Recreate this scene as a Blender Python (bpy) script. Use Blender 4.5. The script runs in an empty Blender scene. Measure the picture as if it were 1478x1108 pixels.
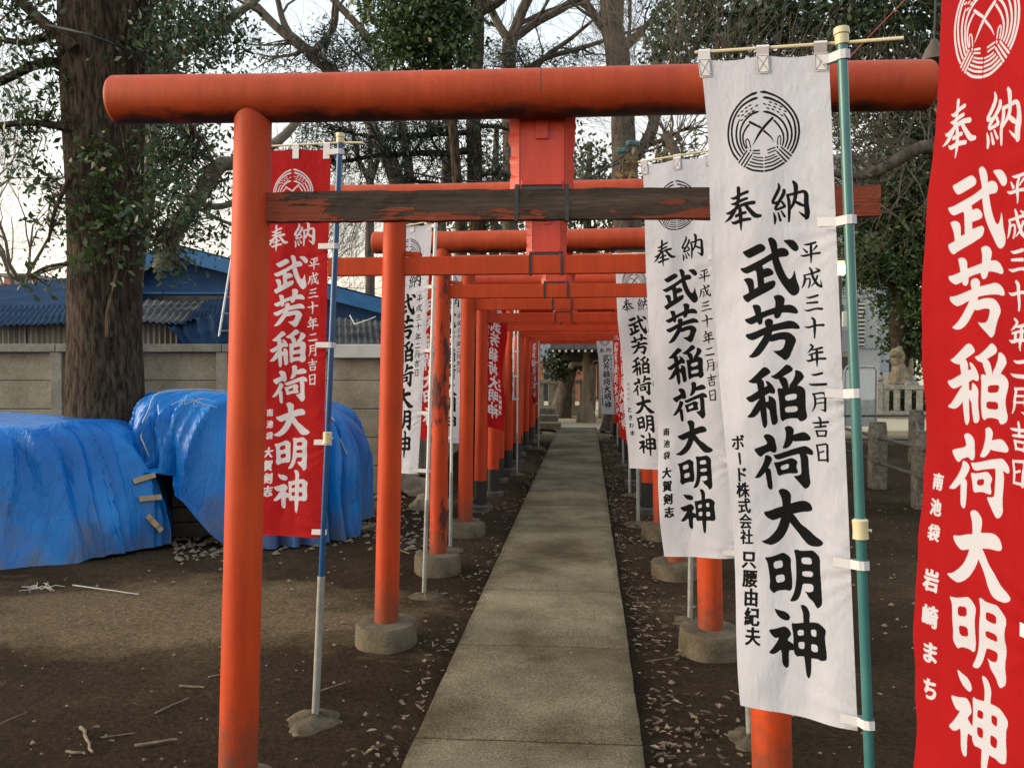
import bpy, bmesh, math, random
import numpy as np
from mathutils import Vector, Matrix, noise
R = math.radians
random.seed(7); rng = np.random.default_rng(7)
sc = bpy.context.scene
COL = sc.collection
# ---------------------------------------------------------------- camera
F = 1220.0; CX = 739.0; CY = 554.0; PW = 1478.0
YAW = math.atan(109 / F); PITCH = -math.atan(29 / F); CAMZ = 1.5
cam = bpy.data.cameras.new('camera'); cam.sensor_width = 36; cam.lens = F / PW * 36
cam.clip_start = 0.05; cam.clip_end = 2000
co = bpy.data.objects.new('camera', cam); COL.objects.link(co)
co.location = (0, 0, CAMZ); co.rotation_euler = (R(90) + PITCH, 0, YAW)
sc.camera = co
fwd = Vector((-math.sin(YAW) * math.cos(PITCH), math.cos(YAW) * math.cos(PITCH), math.sin(PITCH)))
rgt = Vector((math.cos(YAW), math.sin(YAW), 0)); upv = rgt.cross(fwd)
CAM = Vector((0, 0, CAMZ))
def ray(px, py): return fwd + rgt * ((px - CX) / F) + upv * ((CY - py) / F)
def atD(px, py, d): return CAM + ray(px, py) * d
def atZ(px, py, z=0.0):
    r = ray(px, py); return CAM + r * ((z - CAMZ) / r.z)
def atY(px, py, y):
    r = ray(px, py); return CAM + r * (y / r.y)
def px_of(p):
    v = Vector(p) - CAM; d = v.dot(fwd); return CX + F * v.dot(rgt) / d, CY - F * v.dot(upv) / d
# ---------------------------------------------------------------- world, sun, exposure
SUN_EL = 15.0; SUN_AZ = -100.0          # degrees; azimuth measured from +Y towards +X
w = bpy.data.worlds.new("World"); sc.world = w; w.use_nodes = True
wn = w.node_tree.nodes; wl = w.node_tree.links
sky = wn.new('ShaderNodeTexSky'); sky.sky_type = 'NISHITA'; sky.sun_disc = False
sky.sun_elevation = R(SUN_EL); sky.sun_rotation = R(SUN_AZ)
sky.air_density = 1.0; sky.dust_density = 3.0; sky.ozone_density = 1.0
bg = wn['Background']; bg.inputs[1].default_value = 0.15
# thin even veil of high haze over the clear sky, warmer towards the horizon all round
wtc = wn.new('ShaderNodeTexCoord'); wsx = wn.new('ShaderNodeSeparateXYZ'); wl.new(wtc.outputs['Generated'], wsx.inputs[0])
wr = wn.new('ShaderNodeValToRGB'); wl.new(wsx.outputs['Z'], wr.inputs[0])
for k_, (p_, c_) in enumerate(((0.0, (.72, .575, .44)), (.16, (.68, .635, .565)), (.45, (.62, .68, .70)))):
    if k_ > 1: wr.color_ramp.elements.new(.5)
for k_, (p_, c_) in enumerate(((0.0, (.72, .575, .44)), (.16, (.68, .635, .565)), (.45, (.52, .615, .69)))):
    wr.color_ramp.elements[k_].position = p_; wr.color_ramp.elements[k_].color = (*c_, 1)
wv = wn.new('ShaderNodeVectorMath'); wv.operation = 'SCALE'; wl.new(wr.outputs[0], wv.inputs[0]); wv.inputs['Scale'].default_value = 5.3
wa = wn.new('ShaderNodeVectorMath'); wa.operation = 'MULTIPLY_ADD'; wl.new(sky.outputs[0], wa.inputs[0]); wa.inputs[1].default_value = (.28, .25, .20); wl.new(wv.outputs[0], wa.inputs[2])
wl.new(wa.outputs[0], bg.inputs[0])
sl = bpy.data.lights.new('sun', 'SUN'); sl.energy = 2.0; sl.angle = R(42); sl.color = (1, .87, .70)
so = bpy.data.objects.new('sun', sl); COL.objects.link(so)
sd = Vector((math.sin(R(SUN_AZ)) * math.cos(R(SUN_EL)), math.cos(R(SUN_AZ)) * math.cos(R(SUN_EL)), math.sin(R(SUN_EL))))
so.rotation_euler = sd.to_track_quat('Z', 'Y').to_euler(); so.location = (-20, 5, 20)
vs = sc.view_settings; vs.view_transform = 'Standard'; vs.look = 'None'; vs.gamma = 1; vs.use_curve_mapping = False
vs.exposure = 0.98
# ---------------------------------------------------------------- materials
def nt(name):
    m = bpy.data.materials.new(name); m.use_nodes = True
    return m, m.node_tree.nodes, m.node_tree.links, m.node_tree.nodes['Principled BSDF']
def tex_noise(n, l, scale, detail=4, coord='Object', rough=.6, stretch=None):
    tc = n.new('ShaderNodeTexCoord'); t = n.new('ShaderNodeTexNoise')
    t.inputs['Scale'].default_value = scale; t.inputs['Detail'].default_value = detail; t.inputs['Roughness'].default_value = rough
    mp = n.new('ShaderNodeMapping'); l.new(tc.outputs[coord], mp.inputs[0]); l.new(mp.outputs[0], t.inputs['Vector'])
    if stretch: mp.inputs['Scale'].default_value = stretch
    return t
def ramp(n, l, src, stops):
    r = n.new('ShaderNodeValToRGB'); l.new(src, r.inputs[0])
    e = r.color_ramp.elements
    while len(e) < len(stops): e.new(.5)
    for i, (p, c) in enumerate(stops):
        e[i].position = p; e[i].color = (*c, 1) if len(c) == 3 else c
    return r
def mixc(n, l, fac, a, b):
    m = n.new('ShaderNodeMix'); m.data_type = 'RGBA'
    if isinstance(fac, float): m.inputs[0].default_value = fac
    else: l.new(fac, m.inputs[0])
    for i, v in ((6, a), (7, b)):
        if isinstance(v, tuple): m.inputs[i].default_value = (*v, 1)
        else: l.new(v, m.inputs[i])
    return m.outputs[2]
def bump(n, l, h, p, strength=.3, dist=.01):
    b = n.new('ShaderNodeBump'); b.inputs['Strength'].default_value = strength; b.inputs['Distance'].default_value = dist
    l.new(h, b.inputs['Height']); l.new(b.outputs[0], p.inputs['Normal'])
def mat(name, c1, c2=None, scale=8, rough=.7, bs=.2, bd=.01, stretch=None, lo=.35, hi=.65, coord='Object', detail=6, fine=None, metallic=0):
    m, n, l, p = nt(name)
    p.inputs['Roughness'].default_value = rough; p.inputs['Metallic'].default_value = metallic
    t = tex_noise(n, l, scale, detail, coord, .65, stretch)
    col = ramp(n, l, t.outputs[0], [(lo, c1), (hi, c2 or c1)]).outputs[0]
    h = t.outputs[0]
    if fine:
        t2 = tex_noise(n, l, fine[0], 3, coord); c2_ = ramp(n, l, t2.outputs[0], [(.3, (fine[1],) * 3), (.7, (fine[2],) * 3)])
        mm = n.new('ShaderNodeMix'); mm.data_type = 'RGBA'; mm.blend_type = 'MULTIPLY'; mm.inputs[0].default_value = 1
        l.new(col, mm.inputs[6]); l.new(c2_.outputs[0], mm.inputs[7]); col = mm.outputs[2]; h = t2.outputs[0]
    l.new(col, p.inputs['Base Color'])
    if bs: bump(n, l, h, p, bs, bd)
    if rough > .84: p.inputs['Specular IOR Level'].default_value = .08
    return m
M = {}
def paint(name, base, worn, amount, dark=(.05, .03, .02), rough=.58, scale=3.0, splash=False):
    m, n, l, p = nt(name)
    a = tex_noise(n, l, scale, 5); c = ramp(n, l, a.outputs[0], [(.3, base), (.75, worn)]).outputs[0]
    b = tex_noise(n, l, 9, 8, rough=.7, stretch=(1, 1, .35)); k = ramp(n, l, b.outputs[0], [(amount, (0, 0, 0)), (amount + .05, (1, 1, 1))])
    c = mixc(n, l, k.outputs[0], c, dark)
    st = tex_noise(n, l, 20, 6, rough=.7, stretch=(1, 1, .08)); sr = ramp(n, l, st.outputs[0], [(.35, (.72, .66, .6)), (.6, (1.06,) * 3)])
    mm = n.new('ShaderNodeMix'); mm.data_type = 'RGBA'; mm.blend_type = 'MULTIPLY'; mm.inputs[0].default_value = .6; l.new(c, mm.inputs[6]); l.new(sr.outputs[0], mm.inputs[7]); c = mm.outputs[2]
    if splash:
        tc = n.new('ShaderNodeTexCoord'); sx = n.new('ShaderNodeSeparateXYZ'); l.new(tc.outputs['Object'], sx.inputs[0])
        dn = tex_noise(n, l, 22, 7, rough=.75); q = n.new('ShaderNodeMath'); q.operation = 'MULTIPLY_ADD'; l.new(dn.outputs[0], q.inputs[0]); q.inputs[1].default_value = -.7; l.new(sx.outputs['Z'], q.inputs[2])
        kk = n.new('ShaderNodeMapRange'); kk.inputs[1].default_value = .02; kk.inputs[2].default_value = -.24; kk.inputs[4].default_value = .75; l.new(q.outputs[0], kk.inputs[0]); c = mixc(n, l, kk.outputs[0], c, (.10, .05, .028))
    s = tex_noise(n, l, 70, 3); k2 = ramp(n, l, s.outputs[0], [(.70, (0, 0, 0)), (.74, (1, 1, 1))])
    c = mixc(n, l, k2.outputs[0], c, tuple(x * .45 for x in base)); p.inputs['Specular IOR Level'].default_value = .3
    l.new(c, p.inputs['Base Color']); p.inputs['Roughness'].default_value = rough
    s2 = tex_noise(n, l, 25, 4); bump(n, l, s2.outputs[0], p, .12, .006)
    return m
ORB = (.54, .060, .009); ORW = (.42, .042, .008)
M['orange'] = paint('vermilion_paint', ORB, ORW, .70, splash=True)
M['orange_far'] = paint('vermilion_paint_fresh', (.56, .053, .008), (.46, .038, .007), .85)
M['orange_rust'] = paint('vermilion_paint_peeling', ORB, ORW, .53, dark=(.09, .020, .015), scale=4, splash=True)
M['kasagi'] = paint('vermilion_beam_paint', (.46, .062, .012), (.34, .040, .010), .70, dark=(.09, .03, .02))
M['plaque'] = paint('plaque_paint', (.60, .062, .030), (.56, .058, .030), .9, rough=.32)
# underside shade painted into the top beam colour, mixed with mildewy grime, ragged edge
def mildew_shade(m, w_):
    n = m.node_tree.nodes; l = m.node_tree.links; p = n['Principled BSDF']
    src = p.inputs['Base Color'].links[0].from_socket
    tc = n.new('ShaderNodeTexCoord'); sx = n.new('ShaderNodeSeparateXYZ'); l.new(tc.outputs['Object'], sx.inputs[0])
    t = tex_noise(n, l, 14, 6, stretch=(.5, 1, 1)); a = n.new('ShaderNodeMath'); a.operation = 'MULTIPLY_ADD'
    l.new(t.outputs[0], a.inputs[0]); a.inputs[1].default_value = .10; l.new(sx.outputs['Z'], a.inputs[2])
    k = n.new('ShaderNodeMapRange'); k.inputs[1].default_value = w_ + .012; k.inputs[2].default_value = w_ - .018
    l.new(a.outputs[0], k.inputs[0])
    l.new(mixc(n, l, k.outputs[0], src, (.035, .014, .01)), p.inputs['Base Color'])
mildew_shade(M['kasagi'], -.012)
# rotted lower beam of the first gate
def rotted():
    m, n, l, p = nt('rotted_beam')
    wv = tex_noise(n, l, 22, 8, rough=.75, stretch=(.06, 1, 1.0))
    wood = ramp(n, l, wv.outputs[0], [(.3, (.016, .011, .008)), (.5, (.055, .036, .023)), (.72, (.135, .092, .06))]).outputs[0]
    t = tex_noise(n, l, 5.0, 6, rough=.62, stretch=(.45, 1, 3.2))
    tc = n.new('ShaderNodeTexCoord'); sx = n.new('ShaderNodeSeparateXYZ'); l.new(tc.outputs['Object'], sx.inputs[0])
    ab = n.new('ShaderNodeMath'); ab.operation = 'ABSOLUTE'
    sh = n.new('ShaderNodeMath'); sh.operation = 'ADD'; sh.inputs[1].default_value = .02; l.new(sx.outputs['X'], sh.inputs[0]); l.new(sh.outputs[0], ab.inputs[0])
    a = n.new('ShaderNodeMath'); a.operation = 'MULTIPLY_ADD'; l.new(ab.outputs[0], a.inputs[0]); a.inputs[1].default_value = .24; l.new(t.outputs[0], a.inputs[2])
    z = n.new('ShaderNodeMath'); z.operation = 'MULTIPLY_ADD'; l.new(sx.outputs['Z'], z.inputs[0]); z.inputs[1].default_value = -1.6; l.new(a.outputs[0], z.inputs[2])
    k = n.new('ShaderNodeMapRange'); k.inputs[1].default_value = .645; k.inputs[2].default_value = .66; l.new(z.outputs[0], k.inputs[0])
    l.new(mixc(n, l, k.outputs[0], wood, (.24, .045, .016)), p.inputs['Base Color'])
    p.inputs['Roughness'].default_value = .85
    h = n.new('ShaderNodeMath'); h.operation = 'MULTIPLY_ADD'; l.new(k.outputs[0], h.inputs[0]); h.inputs[1].default_value = .4; l.new(wv.outputs[0], h.inputs[2])
    bump(n, l, h.outputs[0], p, 1.0, .02); return m
M['rotted'] = rotted()
M['strap'] = mat('black_strap', (.02, .02, .022), (.04, .04, .04), 30, .5)
M['blackfoot'] = mat('black_foot_paint', (.008, .008, .009), (.02, .018, .016), 12, .4)
M['concrete'] = mat('gate_base_concrete', (.085, .068, .045), (.16, .132, .092), 7, .92, .5, .01, fine=(90, .75, 1.15))
M['mud'] = mat('muddy_concrete', (.05, .036, .022), (.13, .105, .07), 10, .95, .6, .01)
M['darkstone'] = mat('dark_base_stone', (.05, .047, .042), (.10, .09, .08), 9, .9, .4, .01)
M['pathcon'] = mat('path_concrete', (.082, .064, .038), (.235, .195, .128), 1.3, .93, .6, .008, fine=(95, .5, 1.4), lo=.34, hi=.66)
def slabtint(m):
    n = m.node_tree.nodes; l = m.node_tree.links; p = n['Principled BSDF']; src = p.inputs['Base Color'].links[0].from_socket
    oi = n.new('ShaderNodeObjectInfo'); r = ramp(n, l, oi.outputs['Random'], [(0, (.84, .83, .82)), (1, (1.10, 1.10, 1.08))])
    mm = n.new('ShaderNodeMix'); mm.data_type = 'RGBA'; mm.blend_type = 'MULTIPLY'; mm.inputs[0].default_value = 1; l.new(src, mm.inputs[6]); l.new(r.outputs[0], mm.inputs[7])
    # damp soil and moss stains creeping in from the sides
    tc = n.new('ShaderNodeTexCoord'); sx = n.new('ShaderNodeSeparateXYZ'); l.new(tc.outputs['Object'], sx.inputs[0])
    a = n.new('ShaderNodeMath'); a.operation = 'ADD'; a.inputs[1].default_value = .23; l.new(sx.outputs['X'], a.inputs[0]); b = n.new('ShaderNodeMath'); b.operation = 'ABSOLUTE'; l.new(a.outputs[0], b.inputs[0])
    t = tex_noise(n, l, 6, 8, rough=.7); q = n.new('ShaderNodeMath'); q.operation = 'MULTIPLY_ADD'; l.new(t.outputs[0], q.inputs[0]); q.inputs[1].default_value = .35; l.new(b.outputs[0], q.inputs[2])
    k = n.new('ShaderNodeMapRange'); k.inputs[1].default_value = .55; k.inputs[2].default_value = .66; k.inputs[4].default_value = .65; l.new(q.outputs[0], k.inputs[0])
    l.new(mixc(n, l, k.outputs[0], mm.outputs[2], (.055, .045, .026)), p.inputs['Base Color'])
slabtint(M['pathcon'])
M['pathbed'] = mat('path_joint_soil', (.03, .022, .015), (.05, .038, .026), 20, .95)
M['steelpipe'] = mat('galvanised_pipe', (.22, .22, .20), (.36, .36, .33), 14, .5, .1, .003, metallic=.35)
M['teal'] = mat('teal_pole', (.03, .125, .125), (.05, .17, .16), 5, .3, .05)
M['blue'] = mat('blue_pole', (.004, .055, .17), (.008, .08, .21), 5, .3, .05)
M['whitepole'] = mat('white_pole', (.55, .53, .48), (.66, .64, .60), 5, .4, .05)
M['cream'] = mat('cream_plastic', (.55, .47, .27), (.62, .55, .36), 9, .4, .05)
M['tab'] = mat('white_tab_cloth', (.55, .54, .55), (.60, .59, .60), 60, .9, .3, .002)
M['stitch'] = mat('grey_thread', (.25, .25, .26), (.3, .3, .31), 60, .9, 0)
M['barkdark'] = mat('bark_dark', (.022, .016, .011), (.088, .066, .046), 34, .95, 1.0, .03, stretch=(1, 1, .20), lo=.40, hi=.60, detail=5)
M['bark'] = mat('bark_grey', (.06, .05, .038), (.15, .125, .10), 10, .95, .8, .03, stretch=(1, 1, .3))
M['barkpale'] = mat('bark_pale', (.13, .115, .085), (.27, .245, .19), 6, .9, .6, .02)
M['twig'] = mat('twig', (.12, .10, .08), (.20, .17, .135), 8, .9, 0)
M['wallcon'] = mat('wall_concrete', (.19, .16, .11), (.38, .335, .25), 2.6, .92, .4, .006, fine=(45, .8, 1.15), lo=.3, hi=.7)
M['wallpost'] = mat('wall_post_concrete', (.18, .165, .135), (.30, .275, .22), 4, .92, .4, .006, fine=(45, .8, 1.15))
M['whiteband'] = mat('white_coping', (.5, .49, .44), (.62, .6, .55), 6, .8)
M['rusty'] = mat('corrugated_grey', (.16, .15, .14), (.30, .29, .27), 5, .6, .1, stretch=(1, 1, .3))
M['roofgrey'] = mat('roof_grey', (.028, .031, .036), (.10, .096, .088), 1.3, .85, .15, .01, lo=.42, hi=.58)
M['roofblue'] = mat('roof_blue', (.006, .022, .055), (.015, .045, .10), 2.2, .85, .2, .01)
M['wallblue'] = mat('blue_tin_wall', (.004, .040, .14), (.010, .075, .22), 1.6, .7, .3, .02)
M['fascia'] = mat('blue_fascia', (.01, .10, .26), (.02, .14, .34), 4, .5)
M['stone'] = mat('granite', (.20, .185, .155), (.38, .355, .30), 9, .9, .6, .015, fine=(60, .7, 1.2))
M['roughstone'] = mat('rough_post_stone', (.085, .075, .058), (.21, .19, .15), 14, .92, .8, .015, fine=(50, .7, 1.2))
M['statue'] = mat('weathered_statue_stone', (.16, .125, .085), (.32, .26, .18), 7, .9, .8, .03)
M['rail'] = mat('rusted_rail', (.045, .038, .034), (.09, .075, .065), 20, .6)
M['wood'] = mat('old_timber', (.14, .105, .068), (.26, .20, .135), 6, .8, .4, .01, stretch=(1, 1, .2))
M['wooddark'] = mat('dark_timber', (.03, .022, .016), (.07, .052, .038), 7, .8)
M['whitewall'] = mat('white_building_wall', (.42, .43, .46), (.50, .51, .54), .6, .85, .05)
M['greywall'] = mat('grey_building_wall', (.24, .26, .31), (.30, .32, .37), .6, .85, .05)
M['glass'] = mat('dark_glass', (.02, .024, .03), (.04, .045, .05), 3, .15, 0)
M['alu'] = mat('aluminium', (.35, .36, .37), (.5, .5, .5), 10, .35, .1, metallic=.6)
M['tiles'] = mat('grey_roof_tiles', (.10, .11, .125), (.19, .20, .22), 5, .6, .4, .03)
M['pinkwall'] = mat('brown_red_wall', (.30, .13, .09), (.40, .19, .13), 4, .9, .2)
M['board'] = mat('notice_sheet', (.62, .64, .62), (.70, .71, .69), 3, .7, 0)
M['board2'] = mat('notice_sheet_grey', (.28, .29, .28), (.42, .43, .42), 12, .7, 0)
M['cable'] = mat('cable', (.015, .015, .016), (.03, .03, .03), 10, .5, 0)
M['red_rod'] = mat('red_rod', (.25, .04, .03), (.3, .06, .05), 10, .5, 0)
M['tape'] = mat('brown_tape', (.30, .21, .12), (.40, .29, .17), 12, .5, .1)
M['string'] = mat('white_string', (.36, .35, .31), (.50, .48, .43), 20, .8, 0)
M['stick'] = mat('fallen_stick', (.11, .085, .058), (.24, .19, .135), 20, .9, .5, .004)
M['shade'] = mat('brown_lamp_shade', (.05, .035, .022), (.10, .07, .045), 10, .5)
M['dried'] = mat('dried_vine', (.20, .15, .075), (.36, .28, .15), 12, .9)
def leafmat(name, c1, c2, c3, trans=.25, rough=.45):
    m, n, l, p = nt(name)
    g = n.new('ShaderNodeNewGeometry'); r = ramp(n, l, g.outputs['Random Per Island'], [(0, c1), (.55, c2), (1, c3)])
    l.new(r.outputs[0], p.inputs['Base Color']); p.inputs['Roughness'].default_value = rough
    t = n.new('ShaderNodeBsdfTranslucent'); l.new(r.outputs[0], t.inputs[0])
    mx = n.new('ShaderNodeMixShader'); mx.inputs[0].default_value = trans
    l.new(p.outputs[0], mx.inputs[1]); l.new(t.outputs[0], mx.inputs[2]); l.new(mx.outputs[0], n['Material Output'].inputs[0])
    return m
M['leaf'] = leafmat('evergreen_leaf', (.022, .045, .018), (.045, .080, .030), (.085, .115, .045))
M['leafdark'] = leafmat('dark_evergreen_leaf', (.014, .028, .012), (.030, .050, .020), (.075, .085, .032))
M['leafbright'] = leafmat('garden_leaf', (.022, .05, .014), (.045, .085, .022), (.09, .13, .035))
M['leafolive'] = leafmat('olive_leaf', (.035, .038, .016), (.07, .07, .028), (.14, .12, .05))
M['needle'] = leafmat('cedar_needle', (.016, .032, .022), (.03, .052, .034), (.05, .075, .05), .1)
M['litter'] = leafmat('dry_leaf', (.06, .038, .02), (.13, .085, .05), (.27, .20, .13), .1, .8)
def tarpmat():
    m, n, l, p = nt('blue_tarpaulin')
    a = tex_noise(n, l, 1.6, 6, rough=.6); c = ramp(n, l, a.outputs[0], [(.3, (.001, .10, .39)), (.7, (.003, .19, .56))]).outputs[0]
    # dried mud low on the sheet
    tc = n.new('ShaderNodeTexCoord'); sx = n.new('ShaderNodeSeparateXYZ'); l.new(tc.outputs['Object'], sx.inputs[0])
    t = tex_noise(n, l, 3.5, 7, rough=.7, stretch=(1, 1, .6)); q = n.new('ShaderNodeMath'); q.operation = 'MULTIPLY_ADD'
    l.new(sx.outputs['Z'], q.inputs[0]); q.inputs[1].default_value = -.42; l.new(t.outputs[0], q.inputs[2])
    k = n.new('ShaderNodeMapRange'); k.inputs[1].default_value = .34; k.inputs[2].default_value = .58; k.inputs[4].default_value = .7; l.new(q.outputs[0], k.inputs[0])
    c = mixc(n, l, k.outputs[0], c, (.12, .10, .075))
    l.new(c, p.inputs['Base Color']); p.inputs['Roughness'].default_value = .37
    p.inputs['Specular IOR Level'].default_value = .35
    wv = tex_noise(n, l, 2.6, 5, rough=.55, stretch=(1.9, 1.9, .45)); wv.inputs['Vector'].links[0].from_node.inputs['Rotation'].default_value = (0, R(38), 0); ab = n.new('ShaderNodeMath'); ab.operation = 'SUBTRACT'; ab.inputs[1].default_value = .5; l.new(wv.outputs[0], ab.inputs[0])
    a2 = n.new('ShaderNodeMath'); a2.operation = 'ABSOLUTE'; l.new(ab.outputs[0], a2.inputs[0]); a3 = n.new('ShaderNodeMath'); a3.operation = 'POWER'; a3.inputs[1].default_value = .6; l.new(a2.outputs[0], a3.inputs[0]); bump(n, l, a3.outputs[0], p, .75, .035)
    return m
M['tarp'] = tarpmat()
def groundmat():
    m, n, l, p = nt('bare_earth')
    a = tex_noise(n, l, .55, 6, rough=.6); b = tex_noise(n, l, 45, 5, rough=.7)
    c = ramp(n, l, a.outputs[0], [(.35, (.028, .0185, .0110)), (.52, (.046, .031, .019)), (.68, (.085, .060, .036))]).outputs[0]
    tc = n.new('ShaderNodeTexCoord'); sx = n.new('ShaderNodeSeparateXYZ'); l.new(tc.outputs['Object'], sx.inputs[0])
    # dry pale dirt beside the tarpaulins
    def blob(x, y, rx, ry, amp):
        mp = n.new('ShaderNodeMapping'); l.new(tc.outputs['Object'], mp.inputs[0])
        mp.inputs['Location'].default_value = (-x / rx, -y / ry, 0); mp.inputs['Scale'].default_value = (1 / rx, 1 / ry, 0)
        ln = n.new('ShaderNodeVectorMath'); ln.operation = 'LENGTH'; l.new(mp.outputs[0], ln.inputs[0])
        nn = tex_noise(n, l, 1.7, 7, rough=.65)
        s = n.new('ShaderNodeMath'); s.operation = 'MULTIPLY_ADD'; l.new(nn.outputs[0], s.inputs[0]); s.inputs[1].default_value = 2.4; s.inputs[2].default_value = -1.2
        s2 = n.new('ShaderNodeMath'); s2.operation = 'ADD'; l.new(ln.outputs['Value'], s2.inputs[0]); l.new(s.outputs[0], s2.inputs[1])
        k = n.new('ShaderNodeMapRange'); k.inputs[1].default_value = 1.15; k.inputs[2].default_value = .5; k.inputs[4].default_value = amp; l.new(s2.outputs[0], k.inputs[0])
        return k.outputs[0]
    g = atZ(230, 880); c = mixc(n, l, blob(g.x, g.y, 1.7, .75, .75), c, (.18, .128, .076))
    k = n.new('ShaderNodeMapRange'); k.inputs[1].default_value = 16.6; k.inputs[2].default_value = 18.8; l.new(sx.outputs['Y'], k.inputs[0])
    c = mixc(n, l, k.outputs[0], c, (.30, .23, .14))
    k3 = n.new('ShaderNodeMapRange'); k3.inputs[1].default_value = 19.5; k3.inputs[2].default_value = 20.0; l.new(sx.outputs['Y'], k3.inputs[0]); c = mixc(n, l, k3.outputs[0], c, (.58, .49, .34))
    f = ramp(n, l, b.outputs[0], [(.3, (.5,) * 3), (.72, (1.5,) * 3)])
    mm = n.new('ShaderNodeMix'); mm.data_type = 'RGBA'; mm.blend_type = 'MULTIPLY'; mm.inputs[0].default_value = 1
    l.new(c, mm.inputs[6]); l.new(f.outputs[0], mm.inputs[7]); l.new(mm.outputs[2], p.inputs['Base Color'])
    p.inputs['Roughness'].default_value = 1; p.inputs['Specular IOR Level'].default_value = .03
    g2 = tex_noise(n, l, 7, 7, rough=.7); hh = n.new('ShaderNodeMath'); hh.operation = 'MULTIPLY_ADD'; l.new(g2.outputs[0], hh.inputs[0]); hh.inputs[1].default_value = 3.0; l.new(b.outputs[0], hh.inputs[2])
    bump(n, l, hh.outputs[0], p, .8, .02); return m
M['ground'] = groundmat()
# ---------------------------------------------------------------- object helpers
def props(o, label=None, cat=None, group=None, kind=None):
    if label: o['label'] = label
    if cat: o['category'] = cat
    if group: o['group'] = group
    if kind: o['kind'] = kind
    return o
def thing(name, loc, label, cat, group=None, rz=0):
    o = bpy.data.objects.new(name, None); COL.objects.link(o); o.empty_display_size = .1
    o.location = loc; o.rotation_euler = (0, 0, rz)
    return props(o, label, cat, group)
def link(name, me, m=None, parent=None, smooth=True):
    """mesh in world coordinates; with a parent Empty it is stored in the parent's space"""
    if m and not me.materials: me.materials.append(m)
    if smooth:
        me.shade_smooth()
    o = bpy.data.objects.new(name, me); COL.objects.link(o)
    if parent:
        o.parent = parent
        mw = wm(parent); me.transform(mw.inverted())
    return o
def wm(o):
    m = Matrix.LocRotScale(o.location, o.rotation_euler, o.scale)
    return wm(o.parent) @ m if o.parent else m
def obj(name, bm, m, parent=None, smooth=False, origin=None):
    me = bpy.data.meshes.new(name); bm.to_mesh(me); bm.free()
    o = link(name, me, m, parent, False)
    if smooth:
        me.shade_smooth()
        try: me.set_sharp_from_angle(angle=R(40))
        except Exception: pass
    if origin is not None:
        me.transform(Matrix.Translation(-Vector(origin))); o.location = Vector(o.location) + Vector(origin)
    return o
def frame(d):
    d = Vector(d).normalized(); a = Vector((0, 0, 1)) if abs(d.z) < .9 else Vector((1, 0, 0))
    u = d.cross(a).normalized(); return u, u.cross(d).normalized()
def tube(bm, pts, rads, n=8, cap=True):
    pts = [Vector(p) for p in pts]
    if not hasattr(rads, '__len__'): rads = [rads] * len(pts)
    rings = []
    u = None
    for i, p in enumerate(pts):
        d = (pts[min(i + 1, len(pts) - 1)] - pts[max(i - 1, 0)])
        if d.length < 1e-9: d = Vector((0, 0, 1))
        d.normalize()
        if u is None: u, v = frame(d)
        else:
            u = (u - d * u.dot(d)).normalized(); v = u.cross(d)
        rings.append([bm.verts.new(p + (u * math.cos(2 * math.pi * k / n) + v * math.sin(2 * math.pi * k / n)) * rads[i]) for k in range(n)])
    for a, b in zip(rings, rings[1:]):
        for k in range(n): bm.faces.new((a[k], a[(k + 1) % n], b[(k + 1) % n], b[k]))
    if cap:
        bm.faces.new(list(reversed(rings[0]))); bm.faces.new(rings[-1])
    return rings
def box(bm, c, s, rot=None, bev=0.0):
    c = Vector(c); hx, hy, hz = s[0] / 2, s[1] / 2, s[2] / 2
    vsl = []
    for x, y, z in ((-1, -1, -1), (1, -1, -1), (1, 1, -1), (-1, 1, -1), (-1, -1, 1), (1, -1, 1), (1, 1, 1), (-1, 1, 1)):
        v = Vector((x * hx, y * hy, z * hz))
        if rot is not None: v = rot @ v
        vsl.append(bm.verts.new(c + v))
    fs = [bm.faces.new([vsl[i] for i in f]) for f in ((0, 3, 2, 1), (4, 5, 6, 7), (0, 1, 5, 4), (1, 2, 6, 5), (2, 3, 7, 6), (3, 0, 4, 7))]
    if bev:
        es = {e for f in fs for e in f.edges}
        bmesh.ops.bevel(bm, geom=list(es), offset=bev, segments=1, affect='EDGES', clamp_overlap=True)
def rz(a): return Matrix.Rotation(a, 3, 'Z')
def lathe(bm, c, prof, n=24, wob=0.0, seed=0):
    c = Vector(c); rings = []
    for r, z in prof:
        rings.append([bm.verts.new(c + Vector((math.cos(2 * math.pi * k / n) * r * (1 + wob * noise.noise(Vector((math.cos(2 * math.pi * k / n) * 1.5, math.sin(2 * math.pi * k / n) * 1.5, z * 3 + seed)))), math.sin(2 * math.pi * k / n) * r * (1 + wob * noise.noise(Vector((math.cos(2 * math.pi * k / n) * 1.5, math.sin(2 * math.pi * k / n) * 1.5, z * 3 + seed)))), z + wob * .04 * noise.noise(Vector((k * .7, r * 9, seed)))))) for k in range(n)])
    for a, b in zip(rings, rings[1:]):
        for k in range(n): bm.faces.new((a[k], a[(k + 1) % n], b[(k + 1) % n], b[k]))
    bm.faces.new(list(reversed(rings[0]))); bm.faces.new(rings[-1])
B = bmesh.new
def npmesh(name, verts, faces, m, parent=None, smooth=False):
    me = bpy.data.meshes.new(name); nf, k = faces.shape
    me.vertices.add(len(verts)); me.vertices.foreach_set('co', np.asarray(verts, np.float32).ravel())
    me.loops.add(nf * k); me.loops.foreach_set('vertex_index', faces.astype(np.int32).ravel())
    me.polygons.add(nf); me.polygons.foreach_set('loop_start', (np.arange(nf) * k).astype(np.int32))
    me.polygons.foreach_set('loop_total', np.full(nf, k, np.int32)) if False else None
    me.update(calc_edges=True); me.validate()
    return link(name, me, m, parent, smooth)
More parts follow.
